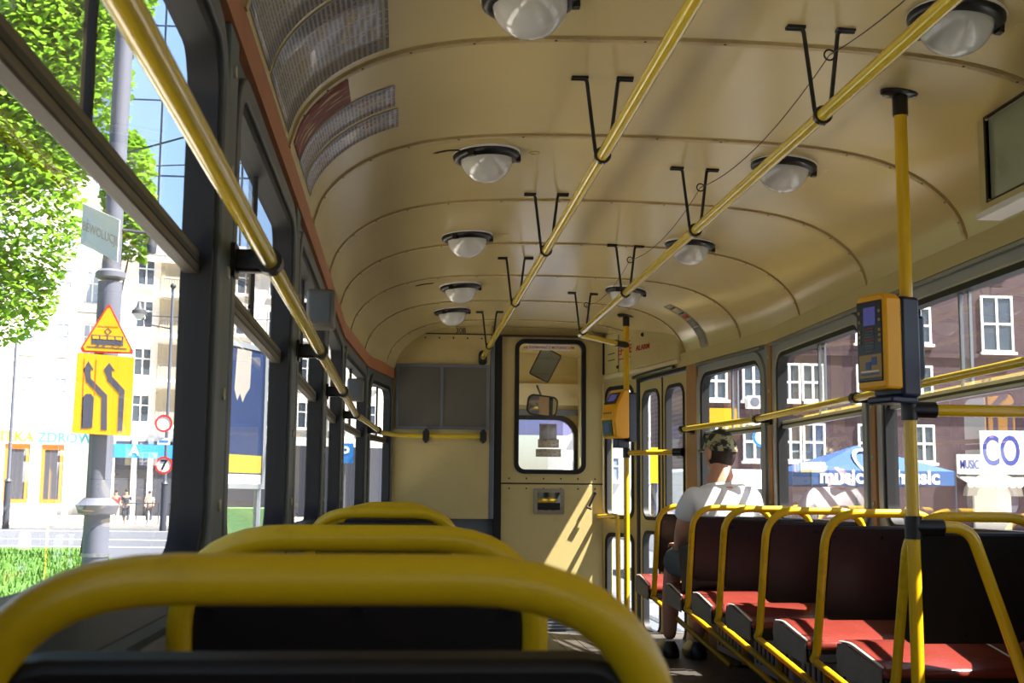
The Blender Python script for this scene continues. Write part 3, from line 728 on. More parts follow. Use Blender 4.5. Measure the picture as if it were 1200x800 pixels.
obj('lower_socket', MB().tube([(PX, PY, z), (PX+.085, PY, z)], .0235, 14), 'black', t)
obj('bent_brace', MB().tube(fillet([(PX+.06, PY, z+.003), (1.60, PY, z), (1.765, PY, .30), (1.765, PY, .0)], [.12, .1], 10), .0175, 14), 'yellow', t)
QX, QY = 1.43, 7.84
t = pole('grab_pole', 'yellow vertical grab pole carrying the far ticket validator by the front door', QX, QY, 0)
z = 1.14
obj('cross_collar', MB().tube([(QX, QY, z-.03), (QX, QY, z+.03)], .0235, 14), 'black', t)
obj('cross_bar', MB().tube([(QX, QY, z), (1.72, 7.60, z)], .0165, 12), 'yellow', t)
obj('cross_end', MB().tube([(1.69, 7.625, z), (1.735, 7.585, z)], .026, 14), 'black', t)
# low grab rail on the bulkhead corner
t = thing('door_grab_rail', 'short yellow bent grab rail in the entrance well', 'grab rail', (1.46, 8.3, -.1))
obj('rail', MB().tube(fillet([(1.40, 8.78, .72), (1.47, 8.40, .735), (1.475, 8.38, -.10)], .05), .0165, 12), 'yellow', t)
obj('foot_flange', MB().lathe([(.035, 0), (.035, .006), (.02, .01)], (1.475, 8.38, -.1), 'z', 14), 'black', t)
# ---- ticket validators
def validator(name, label, x, y, z0, h, wd, ang, style):
    t = thing(name, label, 'ticket validator', (x, y, z0))
    M = Matrix.Translation((x, y, z0)) @ Matrix.Rotation(ang, 4, 'Z')            # local +X = sideways, -Y = face
    def B(n, x0, x1, y0, y1, za, zb, m, par=t, bev=.004): return obj(n, MB().box(x0, x1, y0, y1, za, zb, M), m, par, bevel=bev)
    hw = wd/2
    if style == 'near':
        sh = obj('shell', MB().prism([(-hw, 0), (hw, 0), (hw, h-.015), (hw-.015, h), (-hw+.01, h), (-hw, h-.015)], lambda a, b, d: tuple(M @ Vector((a, d, b))), -.125, -.062), 'sign_yellow', t, bevel=.008)
        B('back_case', -hw-.002, hw+.002, -.066, .005, -.02, h-.004, 'validator_navy', t, .01)
        B('pole_clamp', -.04, .04, -.02, .045, .03, h-.05, 'validator_navy', t, .012)
        for zz in (.07, .15, .22): B('clamp_recess', -.020, .020, .043, .050, zz-.018, zz+.018, 'black', t, .004)
        f = B('face_panel', -hw+.006, hw-.012, -.129, -.124, .022, h-.018, 'validator_face', sh, .003)
        B('screen', -.022, .024, -.1315, -.128, h-.088, h-.036, 'screen_blue', f, .001)
        B('gold_sticker', -hw+.014, hw-.014, -.131, -.128, .032, .098, 'validator_gold', f, .001)
        for a, b in ((-.016, .055), (.006, .068)): B('blue_mark', a, a+.020, -.1325, -.130, b, b+.022, 'label_blue', f, .001)
        for k in range(2): B('sticker_line', -.035, .035, -.1325, -.130, .040+k*.008, .044+k*.008, 'paper' if k else 'label_blue', f, 0)
        for s in (-1, 1):
            for zz in (h-.075, h-.05, .135, .15, .165): B('key_light', s*.039-.004, s*.039+.004, -.1315, -.128, zz-.004, zz+.004, 'validator_gold', f, 0)
        for k in range(9):
            ww = .020-.0014*abs(k-4); B('printed_line', -ww, ww, -.1312, -.128, .106+k*.008, .1085+k*.008, 'letter_red' if k in (4, 8) else 'grey_panel', f, 0)
        B('foot', -.05, .05, -.10, .0, -.038, -.018, 'validator_navy', t, .006)
    else:
        prof = [(-.14, .0), (-.155, .10), (-.135, .20), (-.075, h), (-.03, h), (-.03, -.01), (-.12, -.012)]
        sh = obj('shell', MB().prism(prof, lambda a, b, d: tuple(M @ Vector((d, a, b))), -hw, hw), 'sign_yellow', t, bevel=.01)
        B('back_case', -hw+.006, hw-.006, -.034, .035, -.03, h-.015, 'validator_navy', t, .01)
        Ms = M @ Matrix.Translation((0, -.1095, .243)) @ Matrix.Rotation(-.62, 4, 'X')
        obj('screen_bezel', MB().box(-.055, .055, -.004, .004, -.045, .045, Ms), 'validator_face', sh)
        obj('screen', MB().box(-.036, .036, -.006, .0, -.028, .028, Ms), 'screen_blue', sh)
        Mt = M @ Matrix.Translation((0, -.1475, .055)) @ Matrix.Rotation(.13, 4, 'X')
        obj('ticket_slot', MB().box(-.05, .045, -.008, .004, -.05, .05, Mt), 'validator_face', sh)
        obj('slot_glass', MB().box(-.032, .028, -.011, -.006, -.03, .03, Mt), 'label_blue', sh)
        for k in range(4): obj('arrow_mark', MB().box(-.045+k*.022, -.035+k*.022, -.002, .002, -.005, .005, M @ Matrix.Translation((0, -.147, .148))), 'validator_face', sh)
        B('foot', -.03, .03, -.09, .0, -.07, -.01, 'validator_navy', t, .006)
    return t
validator('ticket_validator', 'yellow and navy ticket validator with screen on the nearest grab pole', PX-.01, PY, 1.165, .268, .115, math.radians(-68), 'near')
validator('ticket_validator', 'bulging yellow ticket validator on the pole by the front door', QX, QY-.0, 1.24, .30, .145, math.radians(-62), 'far')
# ---- seats
def seat_proto():
    t = thing('passenger_chair', 'x', 'chair', (0, 0, 0))
    path = fillet([(-.20, .42, .315), (-.20, .13, .300), (-.20, -.011, .812), (.20, -.011, .812), (.20, .13, .300), (.20, .42, .315)], [.06, .12, .12, .06], 10)
    obj('tubular_frame', MB().tube(path, .015, 14), 'yellow_scuffed', t, local=True)
    lean = Vector((0, -.145, .505)).normalized(); o0 = Vector((0, .117, .385)); nn = Vector((0, lean.z, -lean.y))
    mp = lambda a, b, d: tuple(o0+Vector((a, 0, 0))+lean*b+nn*d)
    bk = obj('backrest', MB().prism(rrect(-.185, .185, .065, .398, .03, 4), mp, -.012, .012), 'seat_back', t, bevel=.006, local=True)
    for a in (-.165, -.0, .165):
        for b in (.09, .362):
            obj('screw', MB().tube([mp(a, b, -.011), mp(a, b, -.0155)], .006, 8), 'black_metal', bk, local=True)
    cu = MB()
    prof = [(.15, .362), (.19, .378), (.42, .412), (.50, .412), (.535, .392), (.535, .36), (.15, .335)]
    cu.prism(prof, lambda a, b, d: (d, a, b), -.222, .222)
    c = obj('cushion', cu, 'seat_red', t, bevel=.012, local=True)
    obj('cushion_base', MB().prism([(.155, .29), (.52, .31), (.53, .362), (.155, .338)], lambda a, b, d: (d, a, b), -.217, .217), 'black', t, bevel=.006, local=True)
    for s in (-1, 1):
        obj('side_cover', MB().prism([(.165, .288), (.525, .305), (.54, .36), (.525, .398), (.47, .402), (.165, .362)], lambda a, b, d: (s*d, a, b), .2225, .228), 'seat_side', t, local=True)
        obj('piping', MB().tube(fillet([(s*.221, .16, .370), (s*.221, .43, .411), (s*.221, .52, .404)], .04, 4), .0035, 6), 'paper', c, local=True)
    return t
sp0 = seat_proto()
def place_seat(x, y, label, group, braceside, first=False):
    t = sp0 if first else copy_tree(sp0)
    t.location = (x, y, 0); t['label'] = label; t['group'] = group
    s = braceside
    for (a, b, nm) in (((-s*.2, .13, .30), (s*.06, -.52, .015), 'brace'), ((s*.14, .32, .30), (s*.14, .32, .0), 'leg')):
        q = obj(nm, MB().tube([a, b], .0135, 10), 'yellow_scuffed', t, local=True)
    obj('foot_plate', MB().box(s*.14-.04, s*.14+.04, .28, .36, 0, .008), 'black', t, bevel=.002, local=True)
    return t
SR = [3.45, 4.14, 4.83, 5.47, 6.08, 6.82]
labR = ['red cushioned tram seat beside the pole with the navy-backed validator', 'red cushioned tram seat, third one behind the passenger in white', 'red cushioned tram seat, second one behind the passenger in white',
        'red cushioned tram seat directly behind the passenger in white', 'red cushioned tram seat occupied by the passenger in white', 'red cushioned tram seat in front of the passenger, next to the folding door']
for i, (y, lb) in enumerate(zip(SR, labR)): place_seat(1.64 - (0.02 if y > 6.5 else 0), y, lb, 'seats along the parasol side', 1, i == 0)
SL = [.735, 1.42, 3.42, 4.14, 4.86, 5.54, 6.22]
labL = ['tram seat by the street-side window whose thick yellow handle is biggest and blurred', 'tram seat just ahead of the biggest blurred yellow handle', 'rearmost seat of the far street-side cluster with scratched yellow handle',
        'second seat of the far street-side cluster', 'third seat of the far street-side cluster', 'fourth seat of the far street-side cluster', 'foremost seat of the far street-side cluster by the bulkhead']
for y, lb in zip(SL, labL): place_seat(-.044, y, lb, 'single seats along the street side', -1)
# heater ducts under the right seats
for k in range(5):
    t = thing('floor_heater', 'pale perforated heater box under the parasol-side seats', 'heater', (1.86, 3.7+k*.75, 0), 'heater boxes on the floor')
    obj('body', MB().box(1.80, 1.925, 3.42+k*.75, 4.05+k*.75, .0, .20), 'stone', t, bevel=.01)
    for q in range(8): obj('vent_slot', MB().box(1.796, 1.801, 3.48+k*.75+q*.07, 3.50+k*.75+q*.07, .04, .16), 'black', t)
# ---- small boxes on the left pillars
for x, y, z, lb in ((-.27, 4.02, 1.455, 'small grey box on the street-side wall between the window brackets'), (-.265, 6.95, 1.44, 'small grey box on the street-side wall close to the bulkhead')):
    t = thing('wall_speaker', lb, 'speaker', (x, y, z))
    obj('case', MB().box(x-.045, x+.045, y-.05, y+.05, z-.062, z+.062), 'grey_panel', t, bevel=.01)
    obj('grille', MB().box(x-.03, x+.03, y-.054, y-.049, z-.045, z+.045), 'dark_frame', t)
    obj('mount', MB().box(x-.07, x-.04, y-.02, y+.02, z-.02, z+.02), 'black', t)
# ---- ceiling posters
def ceil_sheet(name, label, cat_, j0, j1, y0, y1, m, group=None, off=.002, n=14):
    rows = [[ceil_pt(j0+(j1-j0)*i/n, y0+(y1-y0)*k/4, off) for k in range(5)] for i in range(n+1)]
    return tag(uv_grid(name, rows, m), label, cat_, group)
ceil_sheet('poster', 'large glossy timetable sheet glued to the ceiling curve, further from the stickers', 'poster', 0.6, 11.3, 2.24, 2.60, 'timetable')
ceil_sheet('poster', 'large glossy timetable sheet glued to the ceiling curve, nearer the stickers', 'poster', 0.6, 11.3, 2.625, 3.06, 'timetable')
ceil_sheet('torn_sticker', 'brown scraped remains of a torn sticker on the ceiling curve', 'sticker', 1.0, 8.4, 3.16, 3.35, 'scraped')
ceil_sheet('notice_sticker', 'narrow printed notice strip beside the brown scraped patch', 'sticker', 1.0, 11.6, 3.365, 3.55, 'notice')
ceil_sheet('notice_sticker', 'narrow printed notice strip further from the brown scraped patch', 'sticker', 1.0, 11.8, 3.58, 3.76, 'notice')
st = ceil_sheet('fare_notice', 'narrow pale notice strip with a red mark on the parasol-side ceiling curve', 'sticker', 36.5, 47.5, 7.14, 7.26, 'fare_strip')
def strip_mark(j0, j1, y0, y1, m, nm):
    rows = [[ceil_pt(j0+(j1-j0)*i/2, y0+(y1-y0)*k/2, .0035) for k in range(3)] for i in range(3)]
    uv_grid(nm, rows, m, st)
strip_mark(39.6, 40.4, 7.16, 7.24, 'red', 'red_mark'); strip_mark(38.9, 39.2, 7.16, 7.24, 'letter_black', 'black_line'); strip_mark(37.3, 37.6, 7.16, 7.23, 'letter_black', 'black_line')
for a, b in ((40.9, 42.6), (42.9, 44.9), (45.2, 47.2)): strip_mark(a, b, 7.152, 7.248, 'grey_panel' if False else 'stone', 'print_block')
# ---- side information case at the right
t = thing('display_case', 'cream framed display case with grey-green screen on the parasol-side ceiling curve', 'display', (1.72, 3.1, 1.66))
nrm = Vector((-1, 0, 0)); up = Vector((0, 0, 1)); o0 = Vector((1.735, -.14, 1.86))
mpc = lambda a, b, d: tuple(o0+Vector((0, a, 0))+up*b+nrm*d)
obj('case_body', MB().prism([(2.3, -.15), (3.58, -.15), (3.58, .12), (2.3, .12)], mpc, -.15, .02), 'cream_wall', t, bevel=.006)
fr = obj('case_frame', MB().ring(rect_like(2.28, 3.60, -.155, .145, 2), rrect(2.34, 3.55, -.130, .118, .006, 2), mpc, .015, .04), 'cream_wall', t, bevel=.004)
obj('screen', MB().prism([(2.32, -.14), (3.57, -.14), (3.57, .125), (2.32, .125)], mpc, .018, .028), 'screen_green', t)
obj('frame_line', MB().ring(rect_like(2.335, 3.555, -.135, .123, 2), rect_like(2.34, 3.55, -.130, .118, 2), mpc, .026, .042), 'seam', fr)
obj('bottom_ledge', MB().prism([(2.28, -.175), (3.61, -.175), (3.61, -.156), (2.28, -.156)], mpc, -.03, .05), 'paper', t, bevel=.004)
# ================================================================== passenger
def skin(name, joints, edges, m, parent, sub=2, local=True, root=0):
    me = bpy.data.meshes.new(name); me.from_pydata([j[0] for j in joints], edges, [])
    o = bpy.data.objects.new(name, me); COL.objects.link(o)
    if parent is not None: o.parent = parent
    md = o.modifiers.new('Skin', 'SKIN'); md.use_smooth_shade = True; md.branch_smoothing = .6
    for i, j in enumerate(joints):
        sv = me.skin_vertices[0].data[i]; r = j[1]; sv.radius = r if isinstance(r, tuple) else (r, r); sv.use_root = (i == root)
    sb = o.modifiers.new('Subdiv', 'SUBSURF'); sb.levels = sub; sb.render_levels = sub
    me.materials.append(MATS[m]); return o
PB = Vector((1.63, 6.42, .43))
man = thing('person', 'seated passenger in white T-shirt, grey shorts and camouflage cap', 'person', PB+Vector((0, -.10, 0)))
def rel(*p): return tuple(Vector(p)-PB)
# head frame (turned a little towards the aisle)
HC = Vector((1.645, 6.43, 1.085)); HR = Matrix.Rotation(math.radians(22), 4, 'Z') @ Matrix.Rotation(math.radians(6), 4, 'X')
# body: one continuous skin
J = [(rel(1.635, 6.44, .53), (.15, .11)), (rel(1.635, 6.40, .68), (.145, .10)), (rel(1.635, 6.37, .83), (.165, .10)), (rel(1.637, 6.375, .90), (.12, .085)),
     (rel(1.64, 6.395, .965), .064), (rel(1.645, 6.415, 1.06), .062),
     (rel(1.485, 6.38, .875), .060), (rel(1.448, 6.44, .69), .046), (rel(1.48, 6.66, .60), .034), (rel(1.50, 6.73, .585), .028),
     (rel(1.79, 6.38, .875), .060), (rel(1.835, 6.44, .69), .046), (rel(1.79, 6.66, .60), .034), (rel(1.765, 6.73, .585), .028),
     (rel(1.545, 6.50, .50), .088), (rel(1.49, 6.83, .52), .060), (rel(1.475, 6.86, .30), .053), (rel(1.47, 6.88, .09), .036),
     (rel(1.725, 6.50, .50), .088), (rel(1.70, 6.83, .52), .060), (rel(1.655, 6.85, .30), .053), (rel(1.61, 6.83, .09), .036)]
E = [(0, 1), (1, 2), (2, 3), (3, 4), (4, 5), (2, 6), (6, 7), (7, 8), (8, 9), (2, 10), (10, 11), (11, 12), (12, 13), (0, 14), (14, 15), (15, 16), (16, 17), (0, 18), (18, 19), (19, 20), (20, 21)]
body = skin('body', J, E, 'skin', man)
hands = []
# hands resting on the thighs: palm with five fingers each
for s, (hx, hy, hz) in ((1, (1.50, 6.745, .605)), (-1, (1.765, 6.745, .605))):
    HJ = [(rel(hx, hy-.02, hz), (.024, .014)), (rel(hx, hy+.03, hz+.004), (.034, .013)), (rel(hx, hy+.065, hz+.004), (.036, .011))]
    HE = [(0, 1), (1, 2)]
    for q, (dx, ln) in enumerate(((-.028, .060), (-.009, .072), (.010, .068), (.028, .052))):
        b = len(HJ); HJ += [(rel(hx+dx, hy+.075, hz+.004), .0085), (rel(hx+dx*1.1, hy+.075+ln*.5, hz+.002), .008), (rel(hx+dx*1.15, hy+.075+ln*.9, hz-.018), .0068)]
        HE += [(2, b), (b, b+1), (b+1, b+2)]
    b = len(HJ); HJ += [(rel(hx+s*.036, hy+.03, hz), .0095), (rel(hx+s*.052, hy+.06, hz-.006), .008)]; HE += [(1, b), (b, b+1)]
    hands.append(skin('hand', HJ, HE, 'skin', man, sub=1))
# head with face, joined to the body as one surface
hm = bmesh.new(); bmesh.ops.create_uvsphere(hm, u_segments=28, v_segments=20, radius=1)
for v in hm.verts:
    x, y, z = v.co
    sx, sy, sz = .073, .092, .118
    if z < 0: k = 1+.32*z; sx *= k; sy *= (1+.18*z)
    p = Vector((x*sx, y*sy, z*sz))
    if y > .55:
        p.y += .022*math.exp(-((x/.16)**2))*math.exp(-((z+.12)/.2)**2)                          # nose
        p.y -= .010*math.exp(-((abs(x)-.38)/.13)**2)*math.exp(-((z-.06)/.12)**2)                # eye sockets
        p.y -= .006*math.exp(-((x/.3)**2))*math.exp(-((z+.45)/.07)**2)                          # mouth
    if y < -.3 and z < -.4: p.y *= .86
    v.co = p
HM = Matrix.Translation(HC-PB) @ HR
bb = MB(); bb.add([HM @ v.co for v in hm.verts], [[v.index for v in f.verts] for f in hm.faces]); hm.free()
for s in (-1, 1):
    e = MB().lathe([(.002, -.012), (.020, -.010), (.027, 0), (.021, .008), (.010, .007), (.002, .006)], (s*.076, -.005, .0), 'x', 14, Matrix.Scale(1.35, 4, (0, 0, 1)) @ Matrix.Rotation(s*.35, 4, 'Z'))
    bb.add([HM @ Vector(p) for p in e.v], e.f)
dg = bpy.context.evaluated_depsgraph_get()
for src in [body]+hands:
    me_ = bpy.data.meshes.new_from_object(src.evaluated_get(dg))
    b9 = bmesh.new(); b9.from_mesh(me_); bmesh.ops.holes_fill(b9, edges=[e for e in b9.edges if e.is_boundary], sides=0)
    bmesh.ops.triangulate(b9, faces=b9.faces); bmesh.ops.recalc_face_normals(b9, faces=b9.faces); print('NONMAN', sum(1 for e in b9.edges if not e.is_manifold)); b9.to_mesh(me_); b9.free()
    bb.add([v.co.copy() for v in me_.vertices], [tuple(p.vertices) for p in me_.polygons]); bpy.data.meshes.remove(me_)
for src in [body]+hands: bpy.data.objects.remove(src)
body = obj('body', bb, 'skin', man, local=True)
rm = body.modifiers.new('Remesh', 'REMESH'); rm.mode = 'VOXEL'; rm.voxel_size = .0045; rm.use_smooth_shade = True
bpy.context.view_layer.update(); dg = bpy.context.evaluated_depsgraph_get()
nm_ = bpy.data.meshes.new_from_object(body.evaluated_get(dg)); body.modifiers.clear()
bm_ = bmesh.new(); bm_.from_mesh(nm_); bm_.verts.ensure_lookup_table(); seen = set(); isl = []
for v0 in bm_.verts:
    if v0.index in seen: continue
    stack = [v0]; seen.add(v0.index); cur = []
    while stack:
        v1 = stack.pop(); cur.append(v1)
        for e1 in v1.link_edges:
            w1 = e1.other_vert(v1)
            if w1.index not in seen: seen.add(w1.index); stack.append(w1)
    isl.append(cur)
isl.sort(key=len); print('BODY ISLANDS', [len(i_) for i_ in isl])
for cur in isl[:-1]: bmesh.ops.delete(bm_, geom=cur, context='VERTS')
bm_.to_mesh(nm_); bm_.free(); body.data = nm_
if not nm_.materials: nm_.materials.append(MATS['skin'])
def hpart(nm, mb, m, bev=0):
    mb.v = [tuple(HM @ Vector(p)) for p in mb.v]; return obj(nm, mb, m, man, local=True, bevel=bev)
for s in (-1, 1):
    hpart('eye', MB().sphere((s*.028, .082, .008), .010, 10, 8), 'white'); hpart('eyebrow', MB().box(s*.028-.016, s*.028+.016, .086, .092, .026, .031), 'hair', .002)
hpart('mouth', MB().box(-.022, .022, .081, .087, -.056, -.051), 'letter_red', .002)
# hair: fringe below the cap around the back
def shell(z0, z1, grow, y_max, nseg=28, nz=8, zfun=None):
    mb = MB(); v = []; f = []
    for i in range(nz+1):
        zz = z0+(z1-z0)*i/nz
        for k in range(nseg):
            a = 2*math.pi*k/nseg; x, y = math.cos(a), math.sin(a); q = math.sqrt(max(0, 1-zz*zz)); kk = (1+.32*zz) if zz < 0 else 1; k2 = (1+.18*zz) if zz < 0 else 1
            yy = y*q*.092*k2
            if yy > y_max: yy = y_max
            v.append((x*q*.073*kk*grow, yy*grow, zz*.118*(grow if zz > 0 else 1)))
    for i in range(nz):
        for k in range(nseg): f.append((i*nseg+k, i*nseg+(k+1) % nseg, (i+1)*nseg+(k+1) % nseg, (i+1)*nseg+k))
    f.append(tuple(range(nseg-1, -1, -1))); f.append(tuple(nz*nseg+k for k in range(nseg)))
    return mb.add(v, f)
hpart('hair', shell(-.42, .35, 1.045, .0), 'hair')
cp_ = hpart('cap', shell(.16, .985, 1.13, .2), 'cap')
vis = MB(); top = []; n = 12
for k in range(n+1):
    a = math.pi*(.12+.76*k/n); top.append((math.cos(a)*.080, math.sin(a)*.098)); 
outv = [(math.cos(math.pi*(.12+.76*k/n))*.080, math.sin(math.pi*(.12+.76*k/n))*.098+.068*math.sin(math.pi*k/n)) for k in range(n+1)]
v = []
for d in (.022, .028):
    v += [(x, y, d) for x, y in top]+[(x, y, d-.018*(y-.03)/.1) for x, y in outv]
f = []; m_ = n+1
for k in range(n): f += [(k, k+1, m_+k+1, m_+k), (2*m_+k, 3*m_+k, 3*m_+k+1, 2*m_+k+1), (m_+k, m_+k+1, 3*m_+k+1, 3*m_+k), (k, 2*m_+k, 2*m_+k+1, k+1)]
f += [(0, m_, 3*m_, 2*m_), (n, 2*m_+n, 3*m_+n, m_+n)]
def cpart(nm, mb, m):
    mb.v = [tuple(HM @ Vector(p)) for p in mb.v]; return obj(nm, mb, m, cp_, local=True)
cpart('cap_visor', vis.add(v, f), 'cap')
cpart('cap_strap', MB().box(-.03, .03, -.110, -.104, .022, .036), 'cap')
cpart('cap_button', MB().sphere((0, 0, .132), .008, 8, 6), 'cap')
# T-shirt, shorts, shoes
JS = [(rel(1.635, 6.43, .50), (.185, .135)), (rel(1.635, 6.40, .66), (.185, .125)), (rel(1.635, 6.37, .83), (.195, .118)), (rel(1.637, 6.38, .90), (.135, .10)), (rel(1.64, 6.392, .93), (.062, .064)),
      (rel(1.485, 6.38, .878), .080), (rel(1.455, 6.43, .735), .068), (rel(1.79, 6.38, .878), .080), (rel(1.828, 6.43, .735), .068)]
skin('tshirt', JS, [(0, 1), (1, 2), (2, 3), (3, 4), (2, 5), (5, 6), (2, 7), (7, 8)], 'tee', man)
JP = [(rel(1.635, 6.46, .515), (.17, .115)), (rel(1.545, 6.52, .505), .105), (rel(1.495, 6.76, .525), .088), (rel(1.49, 6.85, .50), .078), (rel(1.725, 6.52, .505), .105), (rel(1.705, 6.76, .525), .088), (rel(1.70, 6.85, .50), .078)]
skin('shorts', JP, [(0, 1), (1, 2), (2, 3), (0, 4), (4, 5), (5, 6)], 'shorts', man)
for x, y in ((1.47, 6.88), (1.61, 6.83)):
    mb = MB(); pr = rrect(-.045, .045, -.075, .20, .042, 5)
    lay = [(0, 1.0), (.02, 1.02), (.04, .98), (.065, .82), (.085, .55)]
    v = []; f = []; n = len(pr)
    for z_, s_ in lay: v += [(x+a*s_, y+(b*s_ if b < .06 or z_ < .05 else .06+(b-.06)*s_*.8), z_+.003) for a, b in pr]
    for i in range(len(lay)-1):
        for k in range(n): f.append((i*n+k, i*n+(k+1) % n, (i+1)*n+(k+1) % n, (i+1)*n+k))
    f.append(tuple(range(n-1, -1, -1))); f.append(tuple((len(lay)-1)*n+k for k in range(n)))
    mb.add([tuple(Vector(p)-PB) for p in v], f); obj('shoe', mb, 'black', man, local=True)
# ================================================================== outdoors
GZ = -.85
gr = struct('ground', MB().add([(-160, -60, GZ), (160, -60, GZ), (160, 240, GZ), (-160, 240, GZ)], [(0, 1, 2, 3)]), 'asphalt', 'grey street surface outside the tram')
def slab(name, pts, z0, z1, m, label):
    return struct(name, MB().prism(pts, lambda a, b, d: (a, b, d), z0, z1), m, label)
slab('pavement', [(-90, 62), (-2, 62), (-2, 88), (-90, 88)], GZ, GZ+.14, 'pavement', 'pale pavement in front of the white buildings')
slab('pavement', [(9, 30), (60, 30), (60, 60), (9, 60)], GZ, GZ+.14, 'pavement', 'pale pavement in front of the brick building')
slab('tram_stop_platform', [(-3.2, -20), (-1.4, -20), (-1.4, 30), (-3.2, 30)], GZ, GZ+.12, 'pavement', 'narrow pale platform beside the tram')
ga = [at(0, 705, 20), at(85, 665, 30)]
slab('verge', [(-30, 12), (-4.2, 12), (-4.2, 24), (-9.5, 38), (-30, 36)], GZ, GZ+.10, 'grass', 'green grass verge beside the street')
gb = MB()
for k in range(9000):
    y = 14+random.random()**1.2*22; xr = -4.4 if y < 24 else -4.4-(y-24)*.37; x = xr-random.random()*9
    h = .05+random.random()*.10; a = random.random()*math.pi; dx, dy = math.cos(a)*.03, math.sin(a)*.03; lx, ly = (random.random()-.5)*.08, (random.random()-.5)*.08
    gb.add([(x-dx, y-dy, GZ+.09), (x+dx, y+dy, GZ+.09), (x+lx, y+ly, GZ+.1+h)], [(0, 1, 2)])
gme = bpy.data.meshes.new('grass'); gme.from_pydata(gb.v, [], gb.f); gme.materials.append(MATS['grass']); go = bpy.data.objects.new('grass', gme); COL.objects.link(go)
tag(go, 'short green grass on the verge beside the street', 'grass', None, 'stuff')
for (x0, y0, x1, y1, w_) in ((-60, 46, -3, 40, .35), (-60, 53, -3, 46, .3), (-60, 58.5, -3, 57, .3)):
    d = Vector((x1-x0, y1-y0, 0)).normalized(); n = Vector((-d.y, d.x, 0))*w_/2
    tag(struct('road_marking', MB().prism([(x0+n.x, y0+n.y), (x0-n.x, y0-n.y), (x1-n.x, y1-n.y), (x1+n.x, y1+n.y)], lambda a, b, c: (a, b, c), GZ, GZ+.006), 'paint_line', 'white line painted across the street'), None, None)
for x in (-1.05, .45, 1.9, 3.35):
    struct('tram_track', MB().box(x+.2, x+.28, -30, 120, GZ, GZ+.02), 'steel', 'steel tram track rail')
# ---- buildings
def building(name, label, x0, x1, y, z1, dep, m, wins, wm='window_glass', frame='frame_white', sill=True, fw=.09, mull=True, roofm=None, cross=.62):
    t = thing(name, label, 'building', ((x0+x1)/2, y, GZ))
    # facade with real recesses: wall built as strips around the windows is costly; body set back and window boxes proud
    wall = obj('wall', MB().box(x0, x1, y, y+dep, GZ, z1), m, t)
    mpw = lambda a, b, d: (a, y-d, b)
    for (cx, cz, w_, h) in wins:
        f = MB().ring(rect_like(cx-w_/2, cx+w_/2, cz-h/2, cz+h/2, 0), rect_like(cx-w_/2+fw, cx+w_/2-fw, cz-h/2+fw, cz+h/2-fw, 0), mpw, -.02, .09)
        if mull:
            f.prism([(cx-fw*.55, cz-h/2), (cx+fw*.55, cz-h/2), (cx+fw*.55, cz+h/2), (cx-fw*.55, cz+h/2)], mpw, 0, .08)
            zc = cz-h/2+h*cross; f.prism([(cx-w_/2, zc-fw*.5), (cx+w_/2, zc-fw*.5), (cx+w_/2, zc+fw*.5), (cx-w_/2, zc+fw*.5)], mpw, 0, .075)
        fo = obj('window', f, frame, t, smooth=False)
        obj('pane', MB().prism([(cx-w_/2+.02, cz-h/2+.02), (cx+w_/2-.02, cz-h/2+.02), (cx+w_/2-.02, cz+h/2-.02), (cx-w_/2+.02, cz+h/2-.02)], mpw, 0, .04), wm, fo, smooth=False)
        if sill: obj('sill', MB().prism([(cx-w_/2-.1, cz-h/2-.13), (cx+w_/2+.1, cz-h/2-.13), (cx+w_/2+.1, cz-h/2), (cx-w_/2-.1, cz-h/2)], mpw, 0, .22), frame, fo, smooth=False)
    if roofm:
        obj('roof', MB().prism([(y-.6, z1), (y+dep, z1), (y+dep*.5, z1+2.6)], lambda a, b, d: (d, a, b), x0-.3, x1+.3), roofm, t)
        obj('cornice', MB().box(x0-.2, x1+.2, y-.55, y+.1, z1-.45, z1), m, t)
    return t
YA = 90.0; K = YA/F
def X_(px): return (px-VP[0])*K
def Z_(py): return EYE.z+(VP[1]-py)*K
def grid(pxs, pys, w_, h): return [(X_(a), Z_(b), w_, h) for a in pxs for b in pys]
rowsA = [470, 408, 346, 284, 222]
bA = building('white_building', 'white plastered corner building with shops below', X_(-120), X_(121), YA, Z_(190), 12, 'plaster_white',
              grid([-96, -60, -28, 8, 44, 80, 110], rowsA, .95, 2.35), 'window_pale', roofm='roof_grey')
for py in (433, 501):
    obj('string_course', MB().box(X_(-120), X_(121), YA-.18, YA, Z_(py)-.15, Z_(py)+.15), 'plaster_cream', bA)
# shop fronts of building A
shops = [(-10, 12, 'shop_blue'), (28, 50, 'shop_dark'), (66, 86, 'shop_dark')]
for a, b, m in shops:
    s_ = obj('shop_window', MB().box(X_(a), X_(b), YA-.12, YA, Z_(590), Z_(530)), m, bA)
    obj('shop_frame', MB().ring(rect_like(X_(a)-.1, X_(b)+.1, Z_(592), Z_(528), 0), rect_like(X_(a)+.12, X_(b)-.12, Z_(588), Z_(533), 0), lambda p, q, d: (p, YA-d, q), 0, .2), 'shop_orange', s_)
for px in (20, 58, 94): obj('pilaster', MB().box(X_(px-6), X_(px+6), YA-.25, YA, GZ, Z_(527)), 'plaster_white', bA)
sg = obj('shop_sign', MB().box(X_(4), X_(112), YA-.35, YA-.2, Z_(527), Z_(513)), 'white', bA)
obj('sign_letters', text_mb('ZDROW', .95, facing((X_(88), YA-.37, Z_(520)), (1, 0, 0), (0, 0, 1)), .02, sx=1.0, bold=.02), 'letter_teal', sg)
obj('sign_letters', text_mb('APTEKA', .95, facing((X_(27), YA-.37, Z_(520)), (1, 0, 0), (0, 0, 1)), .02, bold=.02), 'sign_yellow', sg)
